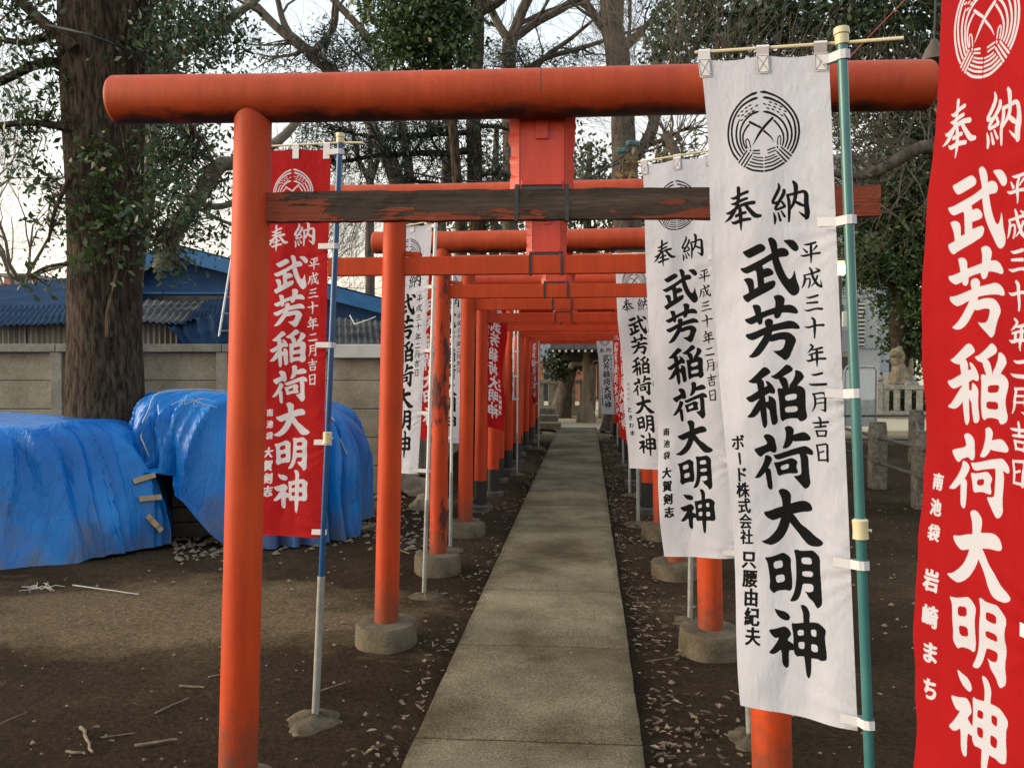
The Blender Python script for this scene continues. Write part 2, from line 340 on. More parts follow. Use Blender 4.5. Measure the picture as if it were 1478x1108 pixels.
# ================================================================ SETTING: ground and path
def ground():
    xs = np.concatenate([[-400, -120, -50, -25, -14], np.arange(-9, 8.01, .16), [12, 20, 40, 120, 400]])
    ys = np.concatenate([[-60, -20, -6], np.arange(-1, 20.01, .16), np.arange(21, 34, 1.5), [45, 80, 200, 900]])
    X, Y = np.meshgrid(xs, ys)
    Z = np.zeros_like(X)
    for j in range(X.shape[0]):
        for i in range(X.shape[1]):
            x, y = X[j, i], Y[j, i]
            if -9 < x < 8 and -1 < y < 20:
                z = .022 * noise.noise(Vector((x * .8, y * .8, 0))) + .010 * noise.noise(Vector((x * 3.1, y * 3.1, 4)))
                e = min(abs(x + .69), abs(x - .21)); 
                if -.72 < x < .24: z = -.04
                Z[j, i] = z - .012
    V = np.stack([X, Y, Z], -1).reshape(-1, 3); nx = len(xs); ny = len(ys)
    I = (np.arange(ny - 1)[:, None] * nx + np.arange(nx - 1)[None]).ravel()
    Fc = np.stack([I, I + 1, I + nx + 1, I + nx], 1)
    o = npmesh('ground', V, Fc, M['ground'], None, True); props(o, kind='structure'); return o
ground()
PXL, PXR = -.675, .215
bm = B(); box(bm, ((PXL + PXR) / 2, 9.0, -.045), (PXR - PXL - .03, 21.2, .09)); path = obj('path', bm, M['pathbed']); props(path, kind='structure')
joints = [-1.2, -.1, 1.0, 2.14, 3.26, 4.38, 5.47, 6.57, 7.68, 8.78, 9.86, 10.96, 12.05, 13.1, 14.2, 15.3, 16.4, 17.5, 18.6, 19.6]
for a, b in zip(joints, joints[1:]):
    bm = B(); nx, ny = 12, 14; rows = []
    for j in range(ny + 1):
        row = []
        for i in range(nx + 1):
            u = i / nx; v = j / ny
            x = PXL + (PXR - PXL) * u; y = a + .006 + (b - a - .012) * v + .035 * (0.5 - u) * 0
            if i in (0, nx): x += .004 * noise.noise(Vector((x * 3, y * 3, 1))) + .004 * noise.noise(Vector((x * 3, y * 22, 1)))
            if j in (0, ny): y += .010 * noise.noise(Vector((x * 7, y * 3, 2)))
            z = .034 + .004 * noise.noise(Vector((x * 2.5, y * 2.5, 7)))
            if i in (0, nx) or j in (0, ny): z -= .008
            row.append(bm.verts.new((x, y, z)))
        rows.append(row)
    for j in range(ny):
        for i in range(nx): bm.faces.new((rows[j][i], rows[j][i + 1], rows[j + 1][i + 1], rows[j + 1][i]))
    ring = [rows[0][i] for i in range(nx + 1)] + [rows[j][nx] for j in range(1, ny + 1)] + [rows[ny][i] for i in range(nx - 1, -1, -1)] + [rows[j][0] for j in range(ny - 1, 0, -1)]
    low = [bm.verts.new((v.co.x, v.co.y, -.03)) for v in ring]
    for k in range(len(ring)):
        k2 = (k + 1) % len(ring); bm.faces.new((low[k], low[k2], ring[k2], ring[k]))
    obj('slab', bm, M['pathcon'], path, True)
# sandy cross path and step at the far end
# ================================================================ TORII
def leanpt(x, z, zt, xc, lean): return x + (xc - x) / abs(xc - x) * lean * z / zt
def torii(i, Y, xl, xr, label, kas=2.38, nuk=2.02, r=.063, kr=.079, koff=(-.40, .40), noff=(-.03, .33), far=False, lean=.05, mats=None, pl_x=None, blackh=0, base='disc', yaw=0, plaque=True):
    xc = (xl + xr) / 2
    t = thing('torii_gate', (xc, Y, 0), label, 'torii gate', 'torii gates over the path')
    inv = lambda o: o
    om = M['orange_far'] if far else M['orange']
    n = 16 if far else 32
    for k, x in enumerate((xl, xr)):
        sgn = 1 if k == 0 else -1; d = sgn * lean
        seg = [(0, r * 1.03), (.5, r * 1.02), (1.0, r), (1.5, r * .99), (kas - kr * .55, r * .97)]
        pts = [(x + d * (z / kas), Y, z) for z, _ in seg]
        bm = B(); tube(bm, pts, [q for _, q in seg], n)
        mm = om
        if mats and k in mats: mm = M[mats[k]]
        obj('post', bm, mm, t, True)
        if base == 'disc':
            R0 = (.165 if i else .135) + .01 * random.random(); h = (.10 if i else .07) + .02 * random.random()
            bm = B(); lathe(bm, (x, Y, 0), [(R0 * 1.02, -.05), (R0 * 1.01, h * .5), (R0, h * .88), (R0 * .96, h), (r * 1.25, h + .006)], 40, .11, i * 3 + k)
            bmesh.ops.rotate(bm, verts=bm.verts[:], cent=(x, Y, 0), matrix=Matrix.Rotation(random.gauss(0, .03), 3, 'X') @ Matrix.Rotation(random.gauss(0, .03), 3, 'Y'))
            obj('base', bm, M['concrete'], t, True)
        else:
            bm = B(); lathe(bm, (x, Y, 0), [(.13, -.04), (.128, .035), (.115, .045), (r + .01, .05)], 24, .02, i); obj('base', bm, M['darkstone'], t, True)
            bm = B(); tube(bm, [(x, Y, .05), (x + d * blackh / kas, Y, blackh)], r * 1.08, n); obj('black_foot', bm, M['blackfoot'], t, True)
    # top beam
    x0, x1 = xl + koff[0], xr + koff[1]
    bm = B(); m_ = 0.12 * (x1 - x0)
    xs = [x0, x0 + .006, x0 + .012] + [x0 + (x1 - x0) * q for q in (.25, .5, .75)] + [x1 - .012, x1 - .006, x1]
    rr = [kr * .93, kr * .98, kr] + [kr] * 3 + [kr, kr * .98, kr * .93]
    tube(bm, [(x, Y, kas + .004 * math.sin(x * 2)) for x in xs], rr, 40 if not far else 20)
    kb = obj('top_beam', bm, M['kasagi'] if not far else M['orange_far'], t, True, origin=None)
    kb.data.transform(Matrix.Translation((0, 0, -kas))); kb.location.z += kas
    if i == 0:
        sxx = atY(781, 135, Y).x; bm = B(); tube(bm, [(sxx - .0012, Y, kas), (sxx + .0012, Y, kas)], kr * 1.004, 40); obj('beam_seam', bm, M['strap'], t, True)
    # tie beam
    hh = .098; x0, x1 = xl + lean * .85 + noff[0], xr - lean * .85 + noff[1]
    bm = B()
    if i == 0:
        x0 = atY(386, 300, Y).x; x1 = atY(1275, 290, Y).x
        nn = 60; vv = []
        for q in range(nn + 1):
            x = x0 + (x1 - x0) * q / nn
            row = []
            for (sy, sz) in ((-1, -1), (-1, -.33), (-1, .33), (-1, 1), (1, 1), (1, .33), (1, -.33), (1, -1)):
                z = nuk + sz * hh / 2; y = Y + sy * .022
                j = .0045 * noise.noise(Vector((x * 9, sz * 3, sy))) + .0025 * noise.noise(Vector((x * 30, sz * 3, sy)))
                row.append(bm.verts.new((x, y + j, z + j * (1.2 if abs(sz) == 1 else .3))))
            vv.append(row)
        for q in range(nn):
            for k in range(8): bm.faces.new((vv[q][k], vv[q][(k + 1) % 8], vv[q + 1][(k + 1) % 8], vv[q + 1][k]))
        bm.faces.new(vv[0]); bm.faces.new(list(reversed(vv[-1])))
        tb = obj('tie_beam', bm, M['rotted'], t, False)
        c = Vector(((x0 + x1) / 2 - xc, 0, nuk)); tb.data.transform(Matrix.Translation(-c)); tb.location += c
        sb = B(); xs_ = x0 - .006; box(sb, (xs_ - .004, Y, nuk + .03), (.018, .05, .155)); obj('beam_socket', sb, M['strap'], t)
    else:
        box(bm, ((x0 + x1) / 2, Y, nuk), (x1 - x0, .04, hh), bev=.004); obj('tie_beam', bm, om, t)
        for x, s_ in ((xl + lean * .85, 1), (xr - lean * .85, -1)):
            bm = B(); box(bm, (x + s_ * .105, Y, nuk + hh / 2 + .014), (.09, .032, .026), Matrix.Rotation(s_ * .12, 3, 'Y'), .003); obj('wedge', bm, om, t)
    # plaque leaning between the beams, bound with two straps
    if plaque:
        px = pl_x if pl_x is not None else xc
        z0, z1 = nuk + hh / 2 + .004, kas - kr * .3
        tilt = Matrix.Rotation(-.10, 3, 'X')
        def P(x, y, z): 
            v = tilt @ Vector((x, y, z)); return Vector((px, Y, z0)) + v
        H = z1 - z0
        bm = B(); c = P(0, .05, H * .5); box(bm, c, (.152, .055, H), tilt, .002); obj('plaque_box', bm, M['plaque'], t)
        for s_ in (-1, 1):
            bm = B(); N = 18; prof = []
            for q in range(N + 1):
                v = q / N; e = .109 + .0022 * math.sin(v * 24 + s_) + .0016 * math.sin(v * 51) + (.003 if v > .6 else -.002); prof.append((e, v * H))
            fr, bk = [], []
            for e, z in prof:
                fr.append((bm.verts.new(P(s_ * .0758, .0205, z)), bm.verts.new(P(s_ * e, .046, z))))
                bk.append((bm.verts.new(P(s_ * .0758, .040, z)), bm.verts.new(P(s_ * e, .060, z))))
            for q in range(N):
                for a, b_ in ((fr[q], fr[q + 1]), (bk[q + 1], bk[q])): bm.faces.new((a[0], a[1], b_[1], b_[0]))
                bm.faces.new((fr[q][1], bk[q][1], bk[q + 1][1], fr[q + 1][1])); bm.faces.new((fr[q][0], fr[q + 1][0], bk[q + 1][0], bk[q][0]))
            bmesh.ops.recalc_face_normals(bm, faces=bm.faces[:]); obj('plaque_wing', bm, M['plaque'], t)
        bm = B(); box(bm, P(0, .019, .026), (.138, .012, .016), tilt, .002); obj('plaque_ledge', bm, M['plaque'], t)
        bm = B(); box(bm, P(0, .020, H - .055), (.042, .010, .12), tilt, .002); obj('plaque_hook', bm, M['plaque'], t)
        bm = B(); box(bm, P(0, .021, .010), (.134, .006, .014), tilt); obj('plaque_slot', bm, M['strap'], t)
        for s_ in (-1, 1):
            bm = B(); box(bm, (px + s_ * .083, Y, nuk), (.013, .049, hh + .010)); box(bm, (px + s_ * .083, Y + .02, nuk + hh / 2 + .014), (.013, .006, .02)); obj('strap', bm, M['strap'], t)
    t.rotation_euler = (0, 0, yaw); return t
def gx(px, py, Y): return atY(px, py, Y).x
def yz(px, py): return atZ(px, py)
g2l, g2r = yz(555, 928), yz(1025, 936)
g3l = yz(632, 822); g4l = yz(671, 769)
Y1 = 2.80; Y2 = (g2l.y + g2r.y) / 2; Y3 = g3l.y; Y4 = g4l.y
torii(0, Y1, gx(348, 1150, Y1), gx(1120, 1150, Y1), 'frontmost torii gate, its lower beam rotted to bare dark wood', kas=2.392, nuk=2.024, koff=(-.405, .478), lean=.075, yaw=R(2.1), pl_x=gx(782, 230, Y1))
torii(1, Y2, g2l.x, g2r.x, 'second torii gate from the front, clean orange posts on thick round concrete bases', lean=.06, noff=(-.36, .3), koff=(-.42, .42))
torii(2, Y3, g3l.x, g3l.x + 1.72, 'third torii gate from the front, its left post blistered with dark rust patches', lean=.04, mats={0: 'orange_rust'}, noff=(-.25, .3), koff=(-.47, .42))
torii(3, Y4, g4l.x, g4l.x + 1.72, 'fourth torii gate from the front, last one standing on pale round concrete bases', lean=.035, noff=(-.05, .2), koff=(-.35, .35))
ords = ['fifth', 'sixth', 'seventh', 'eighth', 'ninth', 'tenth', 'eleventh', 'twelfth', 'thirteenth', 'fourteenth']
Ys = [8.65, 9.6, 10.7, 11.75, 12.8, 13.9, 15.0, 16.1, 17.2, 18.3]
for k, y in enumerate(Ys):
    x = -1.105 + .03 * math.sin(k * 2.1)
    extra = ['nearest of the gates with black-painted feet', 'just past the nearest black-footed gate', 'red-orange with black feet', 'red-orange with black feet', 'midway down the black-footed row', 'red-orange with black feet', 'red-orange with black feet', 'red-orange with black feet', 'second from the far end of the tunnel', 'last one at the far end of the tunnel'][k]
    torii(4 + k, y, x, x + 1.72, ords[k] + ' torii gate from the front, ' + extra, far=True, kas=2.34 + .03 * math.sin(k * 3.3), nuk=1.97 + .025 * math.sin(k * 1.7), koff=(-.3, .3), noff=(-.05, .05) if k % 2 else (-.15, .15), lean=.03, blackh=.30, base='black', r=.062 + .004 * (k % 3), plaque=k < 2 or k == 9)
# ================================================================ BANNER PRINT
TW, TH = 560, 2640
# front banner corners in the photograph, used only to read the traced lettering into cloth coordinates
QUAD = [(1010, 84), (1196, 72), (1238, 1055), (1072, 1018)]
def p2c(x, y):
    (ax, ay), (bx, by), (cx, cy), (dx, dy) = QUAD; u = v = .5
    for _ in range(8):
        xl = ax + (dx - ax) * v; xr = bx + (cx - bx) * v; u = (x - xl) / (xr - xl)
        yt = ay + (by - ay) * u; yb = dy + (cy - dy) * u; v = (y - yt) / (yb - yt)
    return u * TW, v * TH
def fill(can, poly, val=True):
    P = np.array(poly, float); x0, x1 = P[:, 0], np.roll(P[:, 0], -1); y0, y1 = P[:, 1], np.roll(P[:, 1], -1)
    for yy in range(max(0, int(P[:, 1].min())), min(TH - 1, int(P[:, 1].max()) + 1)):
        yc = yy + .5; m_ = (y0 <= yc) != (y1 <= yc)
        if not m_.any(): continue
        xs = np.sort(x0[m_] + (yc - y0[m_]) / (y1[m_] - y0[m_]) * (x1[m_] - x0[m_]))
        for a, b in zip(xs[::2], xs[1::2]):
            a = max(0, int(round(a))); b = min(TW, int(round(b)))
            if b > a: can[yy, a:b] = val
def chaikin(p, n=2):
    p = [tuple(q) for q in p]
    for _ in range(n):
        o = []
        for a, b in zip(p, p[1:] + p[:1]): o += [(a[0] * .8 + b[0] * .2, a[1] * .8 + b[1] * .2), (a[0] * .2 + b[0] * .8, a[1] * .2 + b[1] * .8)]
        p = o
    return p
def cr(pts, n=8):
    P = [pts[0]] + list(pts) + [pts[-1]]; out = []
    for i in range(1, len(P) - 2):
        for k in range(n):
            t = k / n; a, b, c, d = (np.array(P[i + j], float) for j in (-1, 0, 1, 2))
            out.append(.5 * (2 * b + (c - a) * t + (2 * a - 5 * b + 4 * c - d) * t * t + (3 * b - a - 3 * c + d) * t ** 3))
    out.append(np.array(P[-1], float)); return out
def stroke(can, pts, org, s):
    """variable-width brush stroke given in enlarged photo units (x, y, width)"""
    q = cr(pts); L, Rr = [], []
    for i, p in enumerate(q):
        a = q[max(0, i - 1)]; b = q[min(len(q) - 1, i + 1)]; d = (b - a)[:2]; d = d / (np.hypot(*d) + 1e-9); n_ = np.array([-d[1], d[0]]); h = max(p[2], 2) / 2
        L.append(p[:2] + n_ * h); Rr.append(p[:2] - n_ * h)
    C = [p2c(org[0] + x / s, org[1] + y / s) for x, y in L + Rr[::-1]]
    # fill quads one by one so folds in tight bends stay solid
    n_ = len(L)
    for i in range(n_ - 1): fill(can, [C[i], C[i + 1], C[2 * n_ - 2 - i], C[2 * n_ - 1 - i]])
    for p in (q[0], q[-1], *q[8:-8:8]):
        h = max(p[2], 2) / 2
        fill(can, [p2c(org[0] + (p[0] + h * math.cos(a)) / s, org[1] + (p[1] + h * math.sin(a)) / s) for a in np.linspace(0, 2 * math.pi, 12, False)])
S1 = 11.08
GL = [
 ((1070, 340), S1, [[(55,262),(120,240),(340,130),(400,155),(436,195),(430,240),(400,262),(185,370),(140,355),(95,315)],
  [(20,525),(100,515),(200,470),(400,370),(530,285),(620,215),(690,195),(760,215),(798,265),(798,315),(765,342),(660,350),(530,405),(390,490),(290,560),(150,618),(95,605),(50,570)],
  [(460,60),(510,28),(560,50),(600,95),(618,150),(620,220),(640,360),(690,490),(740,610),(780,680),(805,702),(840,690),(870,625),(882,550),(905,620),(925,720),(965,820),(975,880),(955,940),(900,978),(850,970),(790,910),(700,790),(640,690),(590,580),(540,420),(525,260),(490,140)],
  [(695,80),(800,68),(860,75),(910,115),(945,175),(950,225),(925,255),(890,260),(845,235),(780,160)],
  [(270,565),(295,590),(310,700),(322,820),(330,900),(440,850),(425,765),(420,690),(412,600),(410,545),(385,480),(300,520)],
  [(390,545),(410,545),(470,520),(530,545),(568,590),(565,625),(540,645),(420,685),(390,690)],
  [(85,705),(130,685),(190,682),(240,705),(260,760),(268,860),(280,960),(180,960),(175,880),(155,810),(120,750)],
  [(78,970),(120,950),(180,920),(270,860),(430,768),(520,735),(570,722),(605,755),(590,820),(560,860),(400,950),(215,1045),(175,1082),(130,1065),(90,1015)]], []),
 ((1070, 425), S1, [[(108,400),(180,388),(280,345),(400,290),(580,225),(700,185),(830,172),(900,205),(945,260),(958,300),(930,330),(820,308),(700,305),(580,330),(450,370),(320,455),(225,497),(160,470),(125,440)],
  [(235,185),(285,167),(345,180),(375,215),(385,290),(410,420),(400,480),(365,502),(330,485),(300,400),(285,320),(255,240)],
  [(565,40),(630,12),(700,25),(745,75),(745,130),(730,200),(700,320),(675,380),(625,407),(590,385),(575,320),(600,220),(600,120)],
  [(128,645),(210,632),(300,600),(450,535),(565,492),(700,460),(820,428),(890,445),(950,485),(988,550),(960,577),(870,562),(720,575),(550,612),(430,662),(300,730),(235,748),(175,725),(135,690)],
  [(435,445),(460,410),(510,395),(555,415),(575,450),(560,520),(555,620),(545,720),(500,790),(420,910),(360,980),(300,1015),(240,1025),(170,1008),(230,960),(320,840),(400,720),(440,640),(460,540),(440,490)],
  [(540,660),(640,625),(775,610),(850,640),(905,695),(930,750),(905,820),(860,930),(825,1020),(760,1078),(700,1030),(615,965),(560,905),(610,915),(690,905),(735,860),(765,740),(690,735),(560,772),(510,765)]], []),
 ((1075, 525), S1, [[(100,285),(150,262),(250,170),(360,60),(415,70),(460,110),(475,150),(440,180),(330,250),(250,320),(200,325),(150,310)],
  [(250,240),(330,250),(365,290),(370,380),(375,520),(390,620),(400,800),(408,950),(385,1015),(358,1032),(330,1000),(310,880),(295,760),(280,560),(265,420),(245,300)],
  [(58,540),(130,520),(260,440),(370,380),(420,360),(400,320),(388,280),(440,290),(500,350),(540,430),(535,480),(500,495),(450,475),(380,515),(280,565),(165,625),(110,605)],
  [(70,845),(130,800),(200,690),(285,560),(370,560),(290,770),(210,850),(140,862)],
  [(425,520),(470,525),(530,570),(552,620),(560,800),(573,920),(550,970),(500,990),(470,965),(455,860),(440,740),(400,715),(380,610),(435,610)],
  [(465,210),(530,190),(630,110),(710,22),(770,40),(820,90),(810,135),(670,215),(590,265),(530,255)],
  [(590,250),(680,215),(730,270),(755,400),(740,450),(660,430),(640,370),(600,280)],
  [(845,120),(890,118),(950,150),(988,210),(985,250),(880,365),(860,440),(750,400),(760,350),(810,290),(850,200)],
  [(565,405),(620,400),(700,410),(880,365),(930,368),(990,410),(1010,470),(1010,600),(1010,740),(1033,860),(1010,910),(940,942),(900,925),(880,885),(760,885),(680,905),(650,935),(610,900),(600,720),(590,560)]],
  [[(685,520),(870,488),(868,580),(700,608)], [(685,705),(880,688),(882,780),(690,792)]]),
 ((1085, 612), S1, [[(65,390),(120,370),(290,315),(250,240),(220,190),(250,160),(310,160),(370,190),(405,240),(420,330),(433,400),(415,455),(370,465),(325,430),(230,470),(180,520),(140,505),(85,440)],
  [(555,65),(615,35),(670,50),(710,100),(700,165),(690,290),(640,360),(590,398),(510,402),(550,320),(578,210),(575,120)],
  [(690,180),(850,138),(910,160),(970,225),(965,270),(920,285),(800,290),(690,292),(670,240)],
  [(240,490),(290,490),(340,525),(355,570),(290,690),(220,780),(150,850),(50,855),(100,790),(180,670),(230,560)],
  [(285,690),(325,725),(335,830),(352,980),(345,1040),(310,1050),(270,1010),(255,900),(235,770),(220,740)],
  [(362,490),(420,490),(560,450),(730,395),(875,360),(930,385),(990,430),(1010,480),(995,515),(960,512),(900,495),(860,500),(780,492),(600,535),(450,577),(405,560)],
  [(780,480),(900,485),(930,570),(935,760),(950,900),(962,960),(930,1030),(870,1062),(820,1010),(740,910),(680,845),(770,835),(815,810),(805,640),(800,560)],
  [(368,612),(450,610),(560,580),(655,550),(720,580),(758,620),(735,680),(740,730),(762,770),(750,808),(600,800),(500,820),(465,835),(430,815),(410,720)]],
  [[(480,680),(610,640),(612,720),(490,745)]]),
 ((1095, 702), S1, [[(80,400),(180,388),(300,345),(400,322),(530,278),(710,242),(790,260),(845,300),(875,370),(870,405),(830,425),(700,428),(560,455),(360,510),(240,550),(160,510),(110,460)],
  [(320,70),(385,35),(450,50),(510,95),(535,150),(528,270),(520,440),(515,590),(480,700),(420,810),(350,880),(280,920),(215,942),(110,915),(40,870),(130,850),(220,780),(300,690),(350,570),(385,430),(395,300),(375,180)],
  [(520,440),(570,455),(620,520),(690,620),(800,700),(920,820),(1000,870),(1050,920),(1035,960),(980,985),(880,980),(810,955),(740,880),(600,700),(510,590),(470,520)]], []),
 ((1100, 790), S1, [[(45,158),(130,158),(240,130),(350,92),(410,125),(480,190),(480,320),(500,460),(512,600),(505,695),(460,718),(410,698),(280,705),(220,745),(190,725),(140,660),(150,540),(120,350),(95,230)],
  [(520,60),(580,52),(630,75),(740,72),(828,65),(890,120),(945,190),(950,400),(970,640),(988,880),(980,950),(920,1000),(890,970),(850,890),(770,820),(740,760),(700,715),(770,740),(848,720),(840,610),(675,600),(665,680),(640,790),(600,860),(550,885),(470,885),(520,790),(555,680),(570,500),(560,250),(545,140)]],
  [[(195,240),(335,215),(355,330),(215,355)], [(235,460),(375,445),(390,560),(255,580)], [(645,185),(800,188),(820,298),(655,285)], [(665,400),(835,408),(832,497),(665,482)]]),
 ((1100, 870), 9.233, [[(185,80),(260,110),(330,125),(390,170),(408,215),(390,250),(350,255),(280,225),(225,165)],
  [(120,362),(220,355),(335,325),(390,365),(425,430),(415,460),(370,515),(440,560),(480,600),(460,665),(395,645),(400,860),(385,890),(350,888),(310,830),(300,630),(240,680),(190,695),(125,668),(200,590),(270,475),(210,480),(160,430)],
  [(535,50),(570,38),(620,65),(665,150),(660,280),(680,600),(692,780),(690,980),(658,1052),(625,990),(610,850),(590,700),(580,280),(575,160)],
  [(418,282),(480,295),(590,280),(760,275),(820,320),(870,370),(875,420),(862,460),(870,560),(890,700),(888,780),(820,795),(770,770),(690,765),(540,735),(510,748),(470,710),(455,640),(450,450)]],
  [[(505,385),(585,380),(590,455),(510,460)], [(678,378),(750,375),(752,472),(690,460)], [(515,548),(600,542),(597,645),(525,630)], [(685,565),(770,580),(772,680),(690,665)]]),
]
STK = [((1040, 255), 10.557, [
  [(285,175,60),(290,300,60),(280,430,55)], [(165,325,14),(230,330,50),(330,275,50),(430,235,52)], [(170,415,12),(235,415,50),(340,365,50),(425,335,45)],
  [(95,545,12),(150,555,50),(300,460,52),(420,415,58),(535,400,62)], [(280,420,50),(230,530,55),(160,630,55),(80,693,12)], [(400,430,50),(470,510,65),(560,595,75),(640,603,50)],
  [(260,600,50),(330,570,50),(405,550,48)], [(190,690,20),(240,705,55),(350,665,58),(480,650,50)], [(320,500,60),(335,650,60),(345,820,20)],
  [(905,110,24),(915,180,52),(850,330,52),(828,385,48),(850,410,46),(930,385,36)], [(990,210,50),(985,260,58),(930,370,52),(872,480,46),(895,505,40),(1005,460,46)], [(965,390,36),(1008,450,40)],
  [(842,560,20),(865,640,48),(862,720,30)], [(910,560,26),(945,670,44)], [(958,530,26),(1008,612,42)], [(1045,285,45),(1070,400,52),(1075,560,48),(1072,685,32)],
  [(1040,285,45),(1160,258,46),(1280,230,52),(1325,280,70),(1325,400,76),(1345,560,82),(1330,640,50)], [(1340,620,70),(1280,590,45),(1212,538,8)],
  [(1130,80,45),(1165,140,72),(1165,280,62),(1140,400,55),(1090,500,34)], [(1165,385,45),(1240,425,55),(1290,450,40)]]),
 ((1150, 340), S1, [
  [(140,150,12),(200,150,38),(320,120,42)], [(130,215,18),(190,275,42)], [(338,180,42),(290,250,16)], [(95,325,12),(150,335,38),(280,305,34),(385,292,42)], [(250,150,42),(255,300,44),(255,450,18)],
  [(150,645,20),(168,700,42),(150,790,36),(120,855,12)], [(150,650,28),(270,620,33),(380,580,40)], [(330,540,22),(385,570,34)], [(235,530,30),(265,580,42),(290,680,42),(350,790,46),(415,838,38)], [(418,838,36),(405,725,8)],
  [(175,720,22),(235,700,26),(242,780,32),(222,845,26)], [(355,660,32),(320,760,32),(260,830,12)],
  [(185,1000,10),(240,1010,36),(360,975,40)], [(200,1098,30),(355,1085,42)], [(160,1208,10),(220,1218,36),(330,1190,34),(425,1192,46)]]),
 ((1150, 440), S1, [
  [(165,365,10),(225,380,36),(330,350,34),(450,345,46)], [(280,230,34),(315,275,48),(320,400,46),(320,555,20)],
  [(260,660,36),(290,690,38),(250,750,32),(210,790,8)], [(290,740,28),(430,708,42)], [(235,820,26),(330,790,33),(435,778,42)], [(275,830,36),(285,900,38)], [(190,905,12),(240,915,40),(350,885,36),(478,882,44)], [(350,740,42),(355,880,44),(357,1000,20)]]),
 ((1155, 530), 7.387, [
  [(140,90,10),(180,95,26),(250,78,28)], [(118,190,8),(160,200,28),(290,195,31)],
  [(155,295,18),(175,330,24),(178,420,24),(145,487,8)], [(160,300,20),(250,288,22),(280,310,26),(282,400,26),(280,480,26)], [(280,480,24),(235,465,6)], [(185,350,15),(270,340,17)], [(185,400,15),(270,388,17)],
  [(145,603,8),(190,605,24),(310,597,26)], [(215,545,18),(232,580,26),(232,650,24)], [(175,652,20),(285,642,24)], [(188,690,22),(205,750,22)], [(205,745,20),(285,745,20)], [(290,700,24),(282,750,22)], [(185,692,18),(290,690,20)],
  [(190,842,20),(205,920,23),(212,1005,24)], [(190,845,18),(285,832,24)], [(300,845,26),(303,1015,26)], [(210,928,16),(262,908,20)], [(212,1003,20),(300,1003,22)]]),
 ((1045, 120), 8.208, [
  [(395,100,20),(370,110,34),(320,128,30),(230,185,26),(150,270,26),(80,380,27),(45,500,27),(38,620,26),(60,730,26),(105,830,26),(165,905,24)],
  [(405,165,18),(375,172,34),(310,197,30),(215,258,26),(140,350,26),(95,460,26),(82,580,26),(100,700,26),(140,790,24),(195,865,22)],
  [(180,420,12),(152,500,24),(140,600,26),(155,700,26),(190,780,24),(225,835,22)],
  [(415,330,16),(380,338,32),(340,355,28),(270,410,26),(215,490,24),(190,580,24),(195,680,24),(220,760,22),(245,800,20)],
  [(300,485,24),(250,550,24),(225,620,24),(235,710,22),(265,770,20)],
  [(445,95,18),(480,97,34),(530,107,30),(640,145,26),(740,215,26),(830,320,26),(885,440,26),(900,560,26),(885,670,26),(855,760,26),(820,825,24)],
  [(475,160,18),(510,165,34),(570,177,30),(680,225,26),(770,310,26),(830,410,26),(855,520,26),(855,630,26),(830,730,24),(795,800,22)],
  [(720,350,16),(780,450,26),(812,560,26),(805,670,24),(765,775,20)],
  [(475,330,14),(510,335,32),(560,347,30),(650,395,26),(720,470,26),(760,570,26),(762,670,24),(735,755,20)],
  [(605,435,24),(665,505,24),(710,590,24),(718,670,22),(705,735,20)],
  *[[(x - 20, y + 12, 6), (x, y, 20), (x + 18, y - 12, 8)] for x, y in ((395,258),(310,255),(265,282),(330,295),(348,322),(270,325),(213,325),(220,370),(300,352),(170,375),(258,384),(208,430))],
  *[[(x - 20, y - 10, 6), (x, y, 20), (x + 20, y + 10, 8)] for x, y in ((490,240),(560,216),(625,236),(685,265),(545,252),(610,272),(670,296),(735,320),(530,290),(590,302),(650,330),(695,370))],
  [(585,405,32),(480,520,34),(410,620,28),(345,740,5)], [(310,455,32),(440,520,28)], [(485,565,28),(560,630,20),(608,695,5)],
  [(280,768,16),(262,700,16),(265,668,16),(285,662,16),(305,695,16),(322,765,16)], [(645,725,15),(650,650,15),(670,617,15),(685,640,15),(680,725,15)],
  [(320,790,20),(322,802,20)], [(645,750,20),(647,762,20)],
  [(355,800,18),(430,798,18)], [(345,830,16),(432,836,16)], [(530,795,18),(615,760,18)], [(535,832,16),(625,795,16)],
  [(275,800,20),(180,940,22)], [(305,825,20),(212,970,22)], [(335,850,20),(245,992,22)], [(690,755,20),(808,860,24)], [(670,785,20),(782,895,24)], [(640,810,20),(752,928,24)],
  [(360,870,16),(415,882,16),(470,885,16)], [(345,898,18),(410,916,18),(475,922,18)], [(318,932,20),(400,955,20),(475,965,20)], [(295,965,20),(380,992,20),(475,1000,22)], [(275,1000,24),(360,1035,26),(478,1048,26)],
  [(500,885,16),(560,870,16),(615,845,16)], [(500,920,18),(570,900,18),(640,865,18)], [(503,958,20),(590,935,20),(670,888,20)], [(505,1000,22),(600,975,22),(700,915,22)], [(505,1045,26),(600,1020,26),(725,945,26)]]),
]
def common_print():
    can = np.zeros((TH, TW), bool)
    for org, s, polys, holes in GL:
        for P in polys: fill(can, [p2c(org[0] + x / s, org[1] + y / s) for x, y in chaikin(P)])
        for P in holes: fill(can, [p2c(org[0] + x / s, org[1] + y / s) for x, y in chaikin(P, 1)], False)
    for org, s, strokes in STK:
        for st in strokes: stroke(can, st, org, s)
    return can
_cache = {}
def glyph_tris(ch):
    if ch in _cache: return _cache[ch]
    c = bpy.data.curves.new('glyph', 'FONT'); c.body = ch; c.resolution_u = 3
    o = bpy.data.objects.new('glyph', c); COL.objects.link(o); bpy.context.view_layer.update()
    m = o.to_mesh(); m.calc_loop_triangles()
    v = np.array([q.co[:2] for q in m.vertices]); t = [tuple(lt.vertices) for lt in m.loop_triangles]
    tr = [v[list(x)] for x in t]; o.to_mesh_clear(); bpy.data.objects.remove(o); bpy.data.curves.remove(c)
    _cache[ch] = tr; return tr
